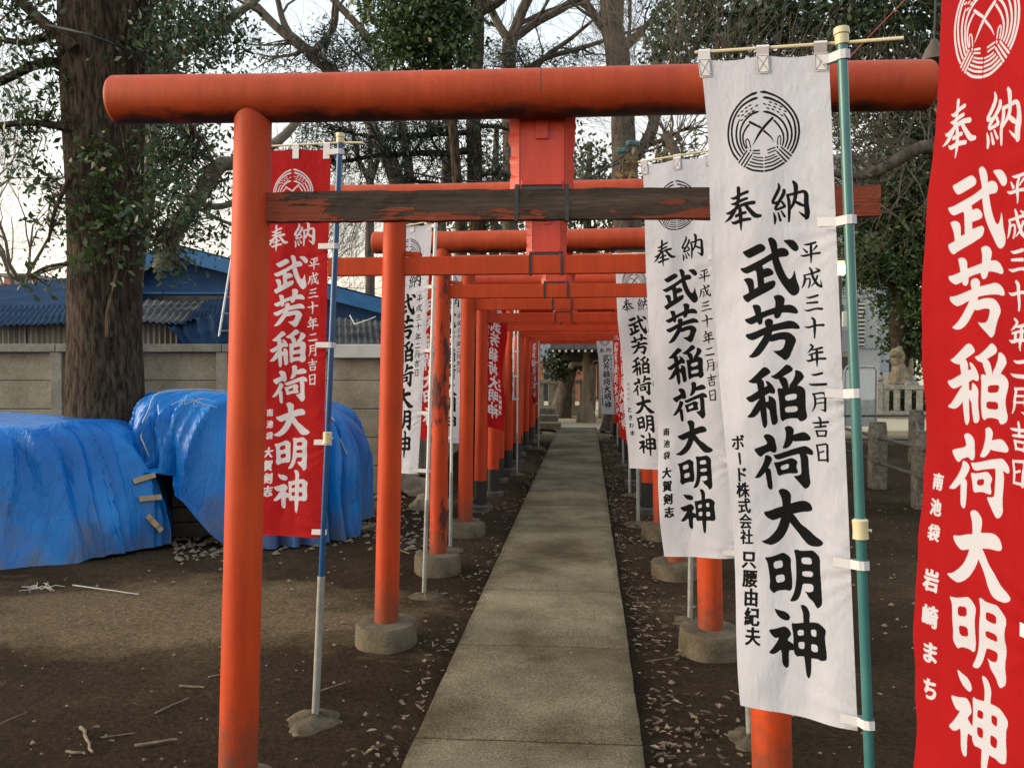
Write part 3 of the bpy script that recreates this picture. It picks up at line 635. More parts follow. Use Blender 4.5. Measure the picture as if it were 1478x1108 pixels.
def put(can, ch, u, v, sx, sy, fat=2):
    """one small printed character centred at (u, v) of the cloth, sx by sy pixels"""
    cx, cy = u * TW, v * TH
    tmp = np.zeros_like(can)
    if ch == '|':
        fill(tmp, [(cx - 2.5, cy - sy * .36), (cx + 4, cy - sy * .3), (cx + 3, cy + sy * .36), (cx - 1, cy + sy * .36)])
    else:
        for t in glyph_tris(ch):
            fill(tmp, [(cx + (x - .5 + (y - .38) * .06) * sx, cy - (y - .38 + (x - .5) * .10) * sy) for x, y in t])
    y0, y1 = max(0, int(cy - sy)), int(cy + sy)
    sub = tmp[y0:y1]
    for _ in range(fat):
        s2 = sub.copy(); s2[1:] |= sub[:-1]; s2[:, 1:] |= sub[:, :-1]; s2[:, :-1] |= sub[:, 1:]; sub = s2
    can[y0:y1] |= sub
BASE = common_print()
def banner_image(name, donor, ink, cloth):
    can = BASE.copy()
    for ch, u, v, s_, f_ in donor: put(can, ch, u, v, s_, s_, f_)
    a = can.astype(np.float32)
    a[1:-1, 1:-1] = (a[1:-1, 1:-1] * 4 + a[:-2, 1:-1] + a[2:, 1:-1] + a[1:-1, :-2] + a[1:-1, 2:]) / 8
    img = bpy.data.images.new(name, TW, TH, alpha=False, float_buffer=False); img.colorspace_settings.name = 'Non-Color'
    px = np.ones((TH, TW, 4), np.float32); px[..., :3] = a[::-1, :, None]
    img.pixels.foreach_set(px.ravel()); img.update(); img.pack()
    m, n, l, p = nt(name)
    t = n.new('ShaderNodeTexImage'); t.image = img; t.extension = 'EXTEND'
    uv = n.new('ShaderNodeUVMap'); l.new(uv.outputs[0], t.inputs[0])
    nz = tex_noise(n, l, 3, 3, 'UV'); cc = mixc(n, l, ramp(n, l, nz.outputs[0], [(.3, (0,) * 3), (.7, (1,) * 3)]).outputs[0], cloth[0], cloth[1])
    c = mixc(n, l, t.outputs[0], cc, ink); l.new(c, p.inputs['Base Color'])
    p.inputs['Roughness'].default_value = .85; p.inputs['Specular IOR Level'].default_value = .15
    wv = tex_noise(n, l, 3.2, 6, 'UV', .62, (1.0, 3.5, 1)); wf = tex_noise(n, l, 260, 2, 'UV', .5, (1, 4.7, 1))
    w2 = tex_noise(n, l, 7, 5, 'UV', .6, (1.0, 2.4, 1)); w2.inputs['Distortion'].default_value = 1.2
    h0 = n.new('ShaderNodeMath'); h0.operation = 'MULTIPLY_ADD'; l.new(w2.outputs[0], h0.inputs[0]); h0.inputs[1].default_value = .35; l.new(wv.outputs[0], h0.inputs[2])
    h = n.new('ShaderNodeMath'); h.operation = 'MULTIPLY_ADD'; l.new(wf.outputs[0], h.inputs[0]); h.inputs[1].default_value = .02; l.new(h0.outputs[0], h.inputs[2])
    bump(n, l, h.outputs[0], p, .27, .03)
    tr = n.new('ShaderNodeBsdfTranslucent'); l.new(c, tr.inputs[0]); mx = n.new('ShaderNodeMixShader'); mx.inputs[0].default_value = .3
    l.new(p.outputs[0], mx.inputs[1]); l.new(tr.outputs[0], mx.inputs[2]); l.new(mx.outputs[0], n['Material Output'].inputs[0])
    return m
def dcol(parts):
    out = []
    for txt, v0, v1, s_, f_, u0, u1 in parts:
        for k, ch in enumerate(txt):
            q = k / max(1, len(txt) - 1); out.append((ch, u0 + (u1 - u0) * q, v0 + (v1 - v0) * q, s_, f_))
    return out
DA = dcol([('ボ|ド株式会社', .590, .735, 66, 3, .115, .125), ('只腰由紀夫', .770, .888, 78, 4, .135, .15)])
DB = dcol([('南池袋', .682, .742, 54, 3, .13, .13), ('大賀剣志', .785, .885, 76, 5, .13, .14)])
DC = dcol([('雑司が谷', .605, .675, 42, 0, .12, .12), ('ときわ木', .725, .835, 70, 4, .13, .15)])
DD = dcol([('南池袋', .640, .700, 54, 3, .13, .13), ('岩崎まち', .755, .880, 70, 4, .13, .13)])
WC = ((.595, .60, .645), (.555, .56, .61)); RC = ((.38, .008, .009), (.31, .006, .008))
BK = (.008, .008, .008); WK = (.56, .545, .58)
IM = {'A': banner_image('white_banner_print', DA, BK, WC), 'B': banner_image('white_banner_print_second', DB, BK, WC), 'C': banner_image('white_banner_print_third', DC, BK, WC),
      'RB': banner_image('red_banner_print', [(c_, u_ + .07, v_, s_, f_) for c_, u_, v_, s_, f_ in DB], WK, RC), 'RD': banner_image('red_banner_print_second', DD, WK, RC)}
# ================================================================ BANNERS
def banner(tl, tr, br, bl, im, label, pole, polemat, foot=True, cross=None, amp=.02, ph=0.0, sleeve=.55, detail=True, coupler=None, ties=(.254, .507, .756, .985), poleR=.0125, puck=True, kk=1.0):
    """tl..bl: cloth corners (x px, y px, depth) with tr/br on the pole side; pole: two (x, y, depth) points of its axis"""
    P = [atD(*q) for q in (tl, tr, br, bl)]
    a, b = atD(*pole[0]), atD(*pole[1]); d = (b - a).normalized(); gpt = b + d * ((0 - b.z) / d.z)
    t = thing('banner', gpt, label, 'banner', 'votive banners beside the torii path')
    nu, nv = (34, 170) if detail else (8, 30)
    nrm = (P[1] - P[0]).cross(P[3] - P[0]).normalized(); ex = (P[1] - P[0]).normalized()
    def surf(u, v):
        p = P[0].lerp(P[1], u).lerp(P[3].lerp(P[2], u), v)
        fr = (1 - u)
        sag = .010 * kk * abs(math.sin(u * 2 * math.pi)) * math.exp(-v * 25)
        w_ = amp * ((.25 + fr) * math.sin(v * 7 + ph + u * 1.5) * .5 + fr * .45 * math.sin(v * 17 + ph * 2 + 2.2 * u) + .22 * math.sin(u * 9 + v * 3 + ph) + .25 * noise.noise(Vector((u * 3 + ph, v * 9, ph))))
        for vk in (.0,) + tuple(ties): w_ += .0042 * math.exp(-((v - vk) * 13) ** 2 - (1 - u) * 3) * math.cos((v - vk) * 95 / (1.25 - u))
        w_ += .0028 * noise.noise(Vector((u * 6 + v * 5, v * 26, ph + 3)))
        w_ *= min(1, .25 + v * 3)
        x_ = amp * .28 * fr * math.sin(v * 11 + ph)
        return p + nrm * w_ + ex * x_ + Vector((0, 0, -sag))
    bm = B(); uvl = bm.loops.layers.uv.new('UVMap'); g = [[bm.verts.new(surf(i / nu, j / nv)) for i in range(nu + 1)] for j in range(nv + 1)]
    for j in range(nv):
        for i in range(nu):
            f = bm.faces.new((g[j][i], g[j + 1][i], g[j + 1][i + 1], g[j][i + 1]))
            for lp, (ii, jj) in zip(f.loops, ((i, j), (i, j + 1), (i + 1, j + 1), (i + 1, j))): lp[uvl].uv = (ii / nu, 1 - jj / nv)
    cl = obj('cloth', bm, IM[im], t, True)
    # pole: coloured upper tube in a grey sleeve
    L = (gpt - a).length; up = -d
    s0 = gpt + up * sleeve
    bm = B(); tube(bm, [gpt - up * .05, s0], poleR * 1.25, 14); obj('pole_sleeve', bm, M['steelpipe'], t, True)
    bm = B(); tube(bm, [s0 - up * .05, a], poleR, 14); obj('pole', bm, M[polemat], t, True)
    bm = B(); tube(bm, [a - up * .012, a + up * .0, a + up * .012, a + up * .014, a + up * .030], [poleR * 1.25, poleR * 1.35, poleR * 1.35, poleR * 1.6, poleR * 1.5], 14); obj('pole_cap', bm, M['cream'], t, True)
    if coupler is not None:
        c = a + (gpt - a) * coupler; bm = B(); tube(bm, [c - up * .026, c - up * .024, c, c + up * .022, c + up * .026], [poleR * 1.15, poleR * 1.55, poleR * 1.45, poleR * 1.55, poleR * 1.15], 14)
        tube(bm, [c + ex * poleR, c + ex * (poleR + .014)], .004, 6); obj('coupler', bm, M['cream'], t, True)
    if cross:
        bm = B(); tube(bm, [atD(*q) for q in cross], .0045 * kk, 8); obj('crossbar', bm, M['cream'], t, True)
        cb0, cb1 = atD(*cross[0]), atD(*cross[-1])
        for u in (.03, .5, .94):
            p0 = surf(u, 0.0); tt = (p0 - cb0).dot(cb1 - cb0) / (cb1 - cb0).length_squared; top = cb0 + (cb1 - cb0) * max(.01, tt)
            low = surf(u, .028); h = .016
            bm = B()
            for off in (-.0015, ):
                pts = [low + nrm * -.0035, p0 + nrm * -.0035, top + nrm * -.006 + Vector((0, 0, .001)), top + Vector((0, 0, .0075)), top + nrm * .006, p0 + nrm * .0035, low + nrm * .0035]
                A_ = [bm.verts.new(q - ex * h) for q in pts]; C_ = [bm.verts.new(q + ex * h) for q in pts]
                for q in range(len(pts) - 1): bm.faces.new((A_[q], A_[q + 1], C_[q + 1], C_[q]))
            lo_ = obj('top_loop', bm, M['tab'], t)
            if ph in (.4, 1.2):
                z_ = nrm if nrm.dot(CAM - p0) > 0 else -nrm; z_ = z_ * .0042; e_ = ex * h * .86; a_ = p0 + (low - p0) * .06; b_ = p0 + (low - p0) * .94
                q4 = [a_ - e_ + z_, a_ + e_ + z_, b_ + e_ + z_, b_ - e_ + z_]; bm = B()
                for m0, m1 in ((0, 1), (1, 2), (2, 3), (3, 0), (0, 2), (1, 3)): tube(bm, [q4[m0], q4[m1]], .0006, 4)
                obj('stitching', bm, M['stitch'], lo_)
    for k, v in enumerate((.012,) + tuple(ties)):
        zz = surf(1, v); tpar = (zz - a).dot(gpt - a) / (gpt - a).length_squared; pp = a + (gpt - a) * tpar
        dirp = (pp - zz); dl = dirp.length; 
        if dl < 1e-4: continue
        dirp.normalize(); hh = .0115
        inn = surf(.86 if k else .95, v); sn = dirp.cross(d).normalized()
        bm = B(); off = poleR + .003; q_ = nrm if nrm.dot(sn) > 0 else -nrm
        loop = [inn + q_ * .007, zz + q_ * .007, pp - dirp * off * .75 + sn * off * .8, pp + sn * off * 1.02, pp + dirp * off * .75 + sn * off * .75, pp + dirp * off * 1.25, pp + dirp * off * .75 - sn * off * .75, pp - sn * off * 1.02, pp - dirp * off * .75 - sn * off * .8, zz - q_ * .007, inn - q_ * .007]
        A_ = [bm.verts.new(q + up * hh) for q in loop]; C_ = [bm.verts.new(q - up * hh) for q in loop]
        for q in range(len(loop) - 1): bm.faces.new((A_[q], A_[q + 1], C_[q + 1], C_[q]))
        obj('tie', bm, M['tab'], t)
    if puck:
        bm = B(); R0 = .085; lathe(bm, (gpt.x, gpt.y, 0), [(R0 * 2.0, -.05), (R0 * 1.5, -.018), (R0 * 1.0, .0), (R0 * .5, .010), (poleR * 1.7, .018)], 26, .35, ph * 7); obj('concrete_foot', bm, M['mud'], t, True)
    return t
# right side
banner((1009, 84, 2.28), (1196, 74, 2.15), (1238, 1055, 2.12), (1072, 1018, 2.28), 'A', 'white banner in front of the first gate, tied to a teal pole', ((1215, 58, 2.13), (1255, 1108, 2.10)), 'teal', cross=((1003, 76, 2.29), (1215, 62, 2.13), (1304, 55, 2.06)), amp=.024, ph=.4, sleeve=.40, coupler=.53)
banner((1361, -95, 1.68), (1520, -152, 1.36), (1500, 1270, 1.36), (1312, 1130, 1.66), 'RD', 'red banner at the right edge of the view, nearest of all', ((1540, -175, 1.34), (1520, 1270, 1.33)), 'whitepole', cross=((1350, -103, 1.69), (1540, -170, 1.34), (1590, -190, 1.25)), amp=.014, ph=2.0, sleeve=.35)
banner((924, 236, 3.66), (1030, 222, 3.52), (1060, 806, 3.50), (958, 804, 3.66), 'B', 'white banner half hidden behind the teal-poled one, right of the path', ((1046, 214, 3.50), (1083, 1063, 3.40)), 'whitepole', cross=((921, 234, 3.67), (1046, 214, 3.50), (1080, 209, 3.47)), amp=.026, ph=1.2)
banner((960, 300, 5.1), (992, 296, 4.95), (996, 712, 4.93), (965, 705, 5.1), 'C', 'white banner seen nearly edge-on behind the half hidden one', ((1003, 290, 4.95), (996, 890, 4.95)), 'whitepole', cross=((958, 302, 5.1), (1010, 290, 4.9)), amp=.01, ph=3, detail=False)
banner((887, 369, 6.5), (946, 372, 6.35), (962, 678, 6.3), (908, 675, 6.5), 'C', 'third white banner right of the path, lettered in cursive at its foot', ((955, 364, 6.3), (968, 800, 6.35)), 'whitepole', cross=((884, 367, 6.5), (962, 364, 6.3)), amp=.02, ph=2.6)
banner((898, 400, 8.3), (911, 396, 8.0), (916, 648, 8.0), (905, 645, 8.3), 'B', 'narrow white strip of banner left of the cursive one', ((918, 392, 8.0), (921, 740, 8.0)), 'whitepole', amp=.02, ph=1, detail=False)
banner((888, 425, 10.0), (901, 422, 9.7), (906, 636, 9.7), (896, 632, 10.0), 'RD', 'red banner right of the path, seen edge-on before the far gates', ((906, 418, 9.7), (909, 700, 9.7)), 'whitepole', amp=.03, ph=5, detail=False)
banner((882, 450, 12.9), (892, 448, 12.6), (895, 612, 12.6), (888, 609, 12.9), 'RB', 'farther red banner right of the path, next to the last white one', ((897, 445, 12.6), (899, 660, 12.6)), 'whitepole', amp=.03, ph=6, detail=False)
banner((861, 478, 15.9), (886, 478, 15.7), (887, 598, 15.7), (868, 597, 15.9), 'B', 'farthest white banner, hanging right of the path at the tunnel end', ((890, 476, 15.7), (891, 640, 15.7)), 'whitepole', amp=.02, ph=4, detail=False)
# left side
banner((377, 214, 3.72), (478, 213, 3.60), (465, 776, 3.58), (366, 772, 3.72), 'RB', 'red banner on a bright blue pole behind the left front post', ((491, 203, 3.59), (455, 1035, 3.59)), 'blue', cross=((372, 212, 3.73), (491, 206, 3.59), (524, 206, 3.55)), amp=.018, ph=.8, coupler=.515, sleeve=.60)
banner((566, 328, 5.6), (624, 322, 5.5), (603, 684, 5.5), (548, 681, 5.6), 'A', 'white banner between the second and third gates, left of the path', ((629, 318, 5.48), (612, 855, 5.49)), 'whitepole', cross=((563, 330, 5.6), (634, 317, 5.45)), amp=.015, ph=1.5, sleeve=.62, poleR=.0115)
banner((598, 346, 7.0), (649, 340, 6.9), (643, 636, 6.88), (596, 633, 7.0), 'RD', 'red banner mostly hidden behind the rusty gate post', ((655, 336, 6.87), (650, 792, 6.87)), 'whitepole', cross=((597, 347, 7.0), (658, 335, 6.85)), amp=.012, ph=2.5, sleeve=.62, poleR=.0115)
banner((628, 382, 8.4), (673, 378, 8.25), (668, 640, 8.2), (624, 637, 8.4), 'B', 'white banner showing between the rusty post and the fourth gate', ((680, 374, 8.2), (676, 740, 8.2)), 'whitepole', amp=.012, ph=3.5)
banner((731, 400, 9.0), (697, 396, 8.75), (697, 614, 8.75), (727, 622, 9.0), 'RB', 'red banner turned round so its lettering reads backwards', ((694, 392, 8.7), (694, 735, 8.7)), 'whitepole', amp=.03, ph=.5)
banner((733, 436, 12.0), (744, 434, 11.6), (742, 578, 11.6), (733, 577, 12.0), 'C', 'white banner seen edge-on among the far left posts', ((748, 432, 11.6), (746, 680, 11.6)), 'whitepole', amp=.02, ph=.2, detail=False)
banner((767, 462, 15.6), (776, 460, 15.2), (774, 584, 15.2), (768, 582, 15.6), 'RD', 'farthest red banner, edge-on against the last left posts', ((778, 458, 15.2), (777, 640, 15.2)), 'whitepole', amp=.03, ph=.9, detail=False)
# ================================================================ TREES
class Wood:
    def __init__(s): s.bm = B(); s.tips = []
    def limb(s, pts, n=8): tube(s.bm, [p for p, _ in pts], [r for _, r in pts], n)
def plimb(W, pl, d, n=10, wob=.3, sub=4):
    """limb from photo points (x, y, radius px[, depth]); returns world points"""
    out = []
    Q = [(atD(q[0], q[1], q[3] if len(q) > 3 else d), q[2] * (q[3] if len(q) > 3 else d) / F) for q in pl]
    pts = [tuple(p) + (r,) for p, r in Q]
    for v in cr(pts, sub):
        p = Vector(v[:3]); r = float(v[3]); p += Vector([noise.noise(p * 1.7 + Vector((k * 9, 0, 0))) for k in range(3)]) * r * wob
        out.append((p, max(r, .002)))
    W.limb(out, n); return out
def grow(W, p, d, L, r, lvl, maxl, spread=.6, up=.1, droop=0.0, nchild=(1, 3), seg=4, tips=True, minr=.0025):
    p = Vector(p); d = Vector(d).normalized(); pts = [(p, r)]
    for i in range(seg):
        d = (d + Vector([random.gauss(0, .16) for _ in range(3)]) + Vector((0, 0, up - droop * lvl))).normalized()
        p = p + d * (L / seg); pts.append((p, max(minr, r * (1 - .6 * (i + 1) / seg))))
        if lvl < maxl and i >= 1:
            for _ in range(random.randint(*nchild) if i == seg - 1 else random.randint(0, 2)):
                u, v = frame(d); a = random.uniform(0, 2 * math.pi)
                nd = (d + (u * math.cos(a) + v * math.sin(a)) * random.uniform(spread * .6, spread * 1.5)).normalized()
                grow(W, p, nd, L * random.uniform(.5, .8), pts[-1][1] * random.uniform(.5, .75), lvl + 1, maxl, spread, up, droop, nchild, seg if lvl < 2 else 3, tips, minr)
    W.limb(pts, 7 if r > .05 else (5 if r > .015 else 3))
    if lvl >= maxl - 1: W.tips += [q for q, _ in pts[1:]]
def leaves(centers, count, spread, size, name, m, parent, asp=.5, flat=False, hang=0.0, sizevar=.55):
    C = np.array([tuple(c) for c in centers]); n_ = count
    idx = rng.integers(0, len(C), n_); pos = C[idx] + rng.normal(0, 1, (n_, 3)) * np.array(spread)
    a = rng.normal(0, 1, (n_, 3)); a[:, 2] -= hang; a /= np.linalg.norm(a, axis=1)[:, None]
    b = rng.normal(0, 1, (n_, 3)); 
    if flat: b = b * .35 + np.array([0, 0, 0])
    b = np.cross(a, b); b /= np.linalg.norm(b, axis=1)[:, None]; c = np.cross(a, b)
    s = size * (1 + rng.uniform(-sizevar, sizevar, n_))[:, None]
    V = np.stack([pos - a * s * .5, pos + b * s * asp * .5 + c * s * .06, pos + a * s * .5, pos - b * s * asp * .5 + c * s * .06], 1).reshape(-1, 3)
    Fc = np.arange(n_ * 4).reshape(-1, 4)
    o = npmesh(name, V, Fc, m, parent, False); return o
def tree(label, base, W, bark, crown=None, group=None, name='tree', cat='tree', wname='trunk'):
    t = thing(name, base, label, cat, group)
    obj(wname, W.bm, M[bark], t, True)
    if crown:
        for (cent, cnt, spr, siz, mm, kw) in crown:
            o = leaves(cent, cnt, spr, siz, 'crown', M[mm], t, **kw); o['kind'] = 'stuff'
    return t
def blob(px, py, d, rx, ry, n_, rd=None):
    """n_ points filling an ellipsoid seen at (px, py) with pixel radii rx, ry"""
    out = []
    c = atD(px, py, d); sx = rx * d / F; sy = ry * d / F; sz = rd or min(sx, sy)
    while len(out) < n_:
        v = Vector([random.uniform(-1, 1) for _ in range(3)])
        if v.length < 1: out.append(c + rgt * v.x * sx + upv * v.y * sy + fwd * v.z * sz)
    return out
def tuft(W, c, src, r=.006):
    """a twig from the nearest point of src to c"""
    q = min(src, key=lambda s: (s[0] - c).length_squared); m_ = (q[0] + c) / 2 + Vector([random.gauss(0, .05) for _ in range(3)])
    W.limb([(q[0], min(q[1], r * 1.6)), (m_, r), (c, r * .5)], 4)
# --- big trunk at the left
def big_left():
    W = Wood(); d = 7.7
    # buttressed, ridged trunk
    prof = [(158, 760, 60), (156, 690, 56), (154, 600, 53), (152, 480, 50), (151, 350, 50), (150, 230, 52), (150, 120, 56), (149, 0, 59), (146, -120, 58), (130, -320, 50), (120, -600, 34), (110, -900, 18)]
    tr = []
    for v in cr([tuple(atD(x, y, d)) + (r * d / F,) for x, y, r in prof], 10):
        tr.append((Vector(v[:3]), float(v[3])))
    n_ = 72; rings = []
    for p, r in tr:
        row = []
        for k in range(n_):
            a = 2 * math.pi * k / n_; q = Vector((math.cos(a), math.sin(a), 0))
            rr = r * (1 + .05 * noise.noise(Vector((q.x * 1.3, q.y * 1.3, p.z * .6))) + .022 * noise.noise(Vector((q.x * 11, q.y * 11, p.z * 1.8))))
            row.append(W.bm.verts.new(p + q * rr))
        rings.append(row)
    for a, b in zip(rings, rings[1:]):
        for k in range(n_): W.bm.faces.new((a[k], a[(k + 1) % n_], b[(k + 1) % n_], b[k]))
    br = []
    for pl, dd in (([(180, 60, 26), (198, 0, 24), (215, -90, 20), (240, -220, 14)], 7.6), ([(110, 95, 9), (60, 90, 7), (0, 118, 6), (-60, 140, 4)], 7.5), ([(110, 185, 7), (50, 178, 5), (0, 182, 4.5), (-70, 195, 3)], 7.4),
                   ([(110, 70, 9), (60, 30, 8), (10, -20, 7)], 7.3), ([(190, 130, 5), (245, 150, 4), (290, 200, 3), (320, 260, 2)], 7.3), ([(105, 250, 4), (80, 300, 3), (70, 350, 2)], 7.2), ([(190, 330, 4), (240, 350, 3), (262, 385, 2)], 7.3),
                   ([(105, 380, 3), (70, 385, 2), (40, 400, 1.5)], 7.25), ([(110, 30, 8), (40, 60, 5), (-30, 50, 4)], 7.6), ([(190, -10, 8), (260, -40, 6), (330, -30, 4)], 7.4)):
        br += plimb(W, pl, dd, 7, .5)
    for pl in ([(178, 340, 3), (174, 390, 6), (166, 425, 7), (161, 455, 8), (160, 487, 8)], [(172, 395, 4), (160, 350, 3), (155, 300, 2)], [(168, 400, 3), (168, 340, 2.5), (178, 280, 2)], [(148, 345, 2), (150, 250, 2), (145, 170, 1.5)], [(175, 300, 2), (182, 240, 2), (175, 180, 2)]):
        plimb(W, pl, 7.34, 6, .6)
    L = []
    for px, py, rx, ry, k in ((30, 15, 50, 30, 22), (60, 60, 35, 40, 16), (15, 55, 30, 40, 10), (75, 110, 22, 30, 10), (45, 155, 40, 20, 10), (80, 140, 18, 30, 8), (20, 205, 30, 18, 8), (75, 175, 25, 20, 8), (60, 250, 22, 35, 12), (85, 290, 25, 40, 12), (70, 325, 30, 15, 8), (65, 395, 28, 12, 5),
                              (215, 60, 20, 40, 10), (240, 100, 30, 30, 12), (225, 230, 25, 50, 18), (255, 240, 40, 50, 20), (270, 300, 35, 40, 16), (225, 330, 25, 40, 14), (250, 385, 22, 12, 5), (280, 195, 30, 25, 8), (235, 20, 45, 25, 14), (290, 40, 50, 30, 16), (10, -25, 60, 20, 14), (150, -40, 90, 30, 20)):
        bl = blob(px, py, 7.45, rx, ry, k, .35)
        for c in bl: tuft(W, c, br + tr[30:80:6], .005)
        L += bl
    ivy = []
    for px, py, rx, ry, k in ((150, 230, 20, 25, 8), (130, 215, 14, 16, 6), (145, 265, 30, 20, 8), (120, 290, 18, 18, 6), (165, 320, 30, 22, 10), (150, 335, 22, 14, 6), (125, 385, 16, 10, 4), (178, 378, 16, 12, 5), (190, 300, 18, 30, 8), (105, 340, 12, 18, 4)):
        ivy += blob(px, py, 7.28, rx, ry, k, .05)
    low = Vector((atD(158, 700, d).x, atD(158, 700, d).y, 0))
    tree('thick dark-barked tree trunk with leafy shoots, behind the blue tarpaulins', low, W, 'barkdark', [(L, 4200, (.12, .12, .11), .064, 'leaf', {'asp': .45, 'hang': .5}), (ivy, 460, (.09, .04, .09), .078, 'leafbright', {'asp': .5})])
big_left()
def mossy_left():
    W = Wood(); d = 9.6; br = []
    br += plimb(W, [(165, 720, 24), (168, 560, 22), (185, 400, 19), (205, 280, 18), (217, 150, 17), (216, 95, 17), (212, 40, 13), (205, -40, 10)], d, 14)
    br += plimb(W, [(226, 110, 9), (250, 85, 9), (300, 48, 8), (345, 18, 6), (400, -25, 5)], d, 8)
    br += plimb(W, [(216, 100, 14), (245, 80, 10), (235, 55, 10)], d, 8)
    br += plimb(W, [(232, 390, 13), (255, 330, 13), (290, 275, 12), (315, 240, 11), (345, 233, 9), (400, 205, 7), (440, 160, 5)], d, 10)
    br += plimb(W, [(280, 290, 5), (310, 298, 5), (345, 292, 4), (380, 290, 3)], d, 6)
    br += plimb(W, [(285, 300, 3), (320, 318, 3), (350, 330, 2)], d, 6)
    br += plimb(W, [(225, 100, 4), (250, 105, 5), (268, 112, 6)], d, 6)
    L = []
    for px, py, rx, ry, k in ((255, 25, 50, 30, 30), (300, 70, 40, 30, 22), (250, 90, 30, 20, 10), (330, 20, 30, 25, 12), (235, 215, 20, 40, 14), (270, 200, 30, 25, 14), (265, 255, 40, 35, 22), (250, 320, 40, 35, 22), (225, 360, 20, 15, 8), (300, 330, 20, 20, 6), (315, 262, 15, 14, 5)):
        bl = blob(px, py, d - .2, rx, ry, k, .5)
        for c in bl: tuft(W, c, br, .007)
        L += bl
    base = atD(165, 715, d); tree('pale mossy tree leaning out behind the thick dark trunk', (base.x, base.y, 0), W, 'barkpale', [(L, 5200, (.16, .16, .13), .066, 'leaf', {'asp': .45, 'hang': .5})])
mossy_left()
def cedar():
    W = Wood(); d = 14; br = []
    br += plimb(W, [(694, 640, 16), (692, 480, 14), (690, 330, 12), (684, 200, 11), (688, 90, 10), (690, 0, 10), (694, -160, 8), (700, -400, 4)], d, 12)
    for pl in ([(690, 20, 6), (725, 0, 6), (745, -30, 4)], [(688, 25, 6), (660, -5, 5), (650, -30, 4)], [(684, 215, 5), (640, 222, 5), (570, 222, 4), (500, 232, 3), (440, 240, 2)], [(684, 190, 4), (620, 195, 4), (560, 200, 3), (500, 190, 2)],
               [(684, 255, 4), (720, 250, 3), (760, 262, 2)], [(684, 180, 4), (730, 185, 3), (760, 200, 2)], [(686, 300, 4), (640, 270, 4), (600, 262, 3)], [(684, 150, 4), (640, 110, 4), (590, 90, 2.5)]):
        br += plimb(W, pl, d, 6, .5)
    L = []
    for px, py, rx, ry, k in ((560, 200, 70, 18, 40), (500, 225, 70, 18, 36), (470, 190, 50, 16, 20), (600, 225, 50, 22, 30), (640, 200, 35, 25, 24), (660, 260, 30, 30, 20), (560, 255, 60, 14, 20), (700, 210, 30, 40, 24), (720, 270, 25, 30, 18), (430, 240, 40, 16, 14), (690, 310, 40, 20, 16), (450, 195, 30, 12, 8), (600, 180, 60, 10, 20)):
        bl = blob(px, py, d, rx, ry, k, .8)
        for c in bl: tuft(W, c, br, .01)
        L += bl
    b = atD(694, 640, d); tree('dark straight conifer with drooping needle boughs behind the left torii posts', (b.x, b.y, 0), W, 'barkdark', [(L, 10000, (.2, .2, .07), .11, 'needle', {'asp': .13})])
cedar()
def bare(label, trunk, d, limbs, bark='bark', lv=4, L0=1.6, seedv=1, tufts=None):
    random.seed(seedv); W = Wood(); br = plimb(W, trunk, d, 12)
    for pl in limbs:
        q = plimb(W, pl, d, 7, .5); br += q
        for i in range(3, len(q), 3):
            dirn = (q[i][0] - q[i - 1][0]).normalized(); u, v = frame(dirn); a = random.uniform(0, 6.28)
            grow(W, q[i][0], dirn * .6 + (u * math.cos(a) + v * math.sin(a)) * .8 + Vector((0, 0, .2)), L0 * random.uniform(.5, 1), q[i][1] * .45, 1, lv, .55, .08)
        grow(W, q[-1][0], q[-1][0] - q[-2][0], L0 * .9, q[-1][1], 1, lv, .5, .05)
    b = atD(trunk[0][0], trunk[0][1], d); cr_ = None
    if tufts:
        Lf = []
        for px, py, rx, ry, k in tufts[0]:
            bl = blob(px, py, d, rx, ry, k, .7)
            for c in bl: tuft(W, c, br, .01)
            Lf += bl
        cr_ = [(Lf, tufts[1], tufts[2], tufts[3], tufts[4], {'asp': tufts[5]})]
    t = tree(label, (b.x, b.y, 0), W, bark, cr_); return t
bare('forking leafless tree whose crown rises just above the plaque', [(738, 700, 14), (738, 450, 12), (736, 250, 11), (733, 100, 10), (737, 55, 11)], 17,
     [[(737, 60, 9), (750, 25, 8), (770, -20, 7), (785, -80, 5)], [(737, 58, 7), (715, 30, 6), (700, -10, 6), (690, -60, 5)], [(742, 52, 7), (780, 30, 6), (825, 5, 6), (870, -30, 5)], [(735, 170, 4), (780, 92, 4), (830, 50, 3), (855, 30, 2)], [(740, 110, 4), (800, 80, 4), (870, 60, 3)]], lv=4, L0=1.5, seedv=3,
     tufts=([(760, 80, 50, 18, 16), (820, 75, 40, 12, 10), (730, 90, 25, 18, 12)], 3000, (.22, .22, .09), .10, 'needle', .15))
bare('tall grey tree trunk standing above the right of the tunnel', [(915, 700, 24), (912, 450, 22), (905, 300, 20), (900, 180, 17), (893, 90, 16), (882, 20, 17), (878, -60, 17), (870, -300, 12)], 17,
     [[(893, 60, 7), (865, 30, 7), (835, -5, 6), (810, -50, 5)], [(885, 10, 9), (905, -30, 8), (930, -80, 6)], [(905, 250, 8), (935, 200, 9), (950, 160, 8), (975, 120, 6)], [(903, 120, 6), (904, 90, 7), (903, 68, 8), (930, 40, 4), (960, 0, 3)], [(925, 150, 6), (950, 90, 6), (970, 60, 4), (1000, 40, 3)]], lv=4, L0=1.5, seedv=5)
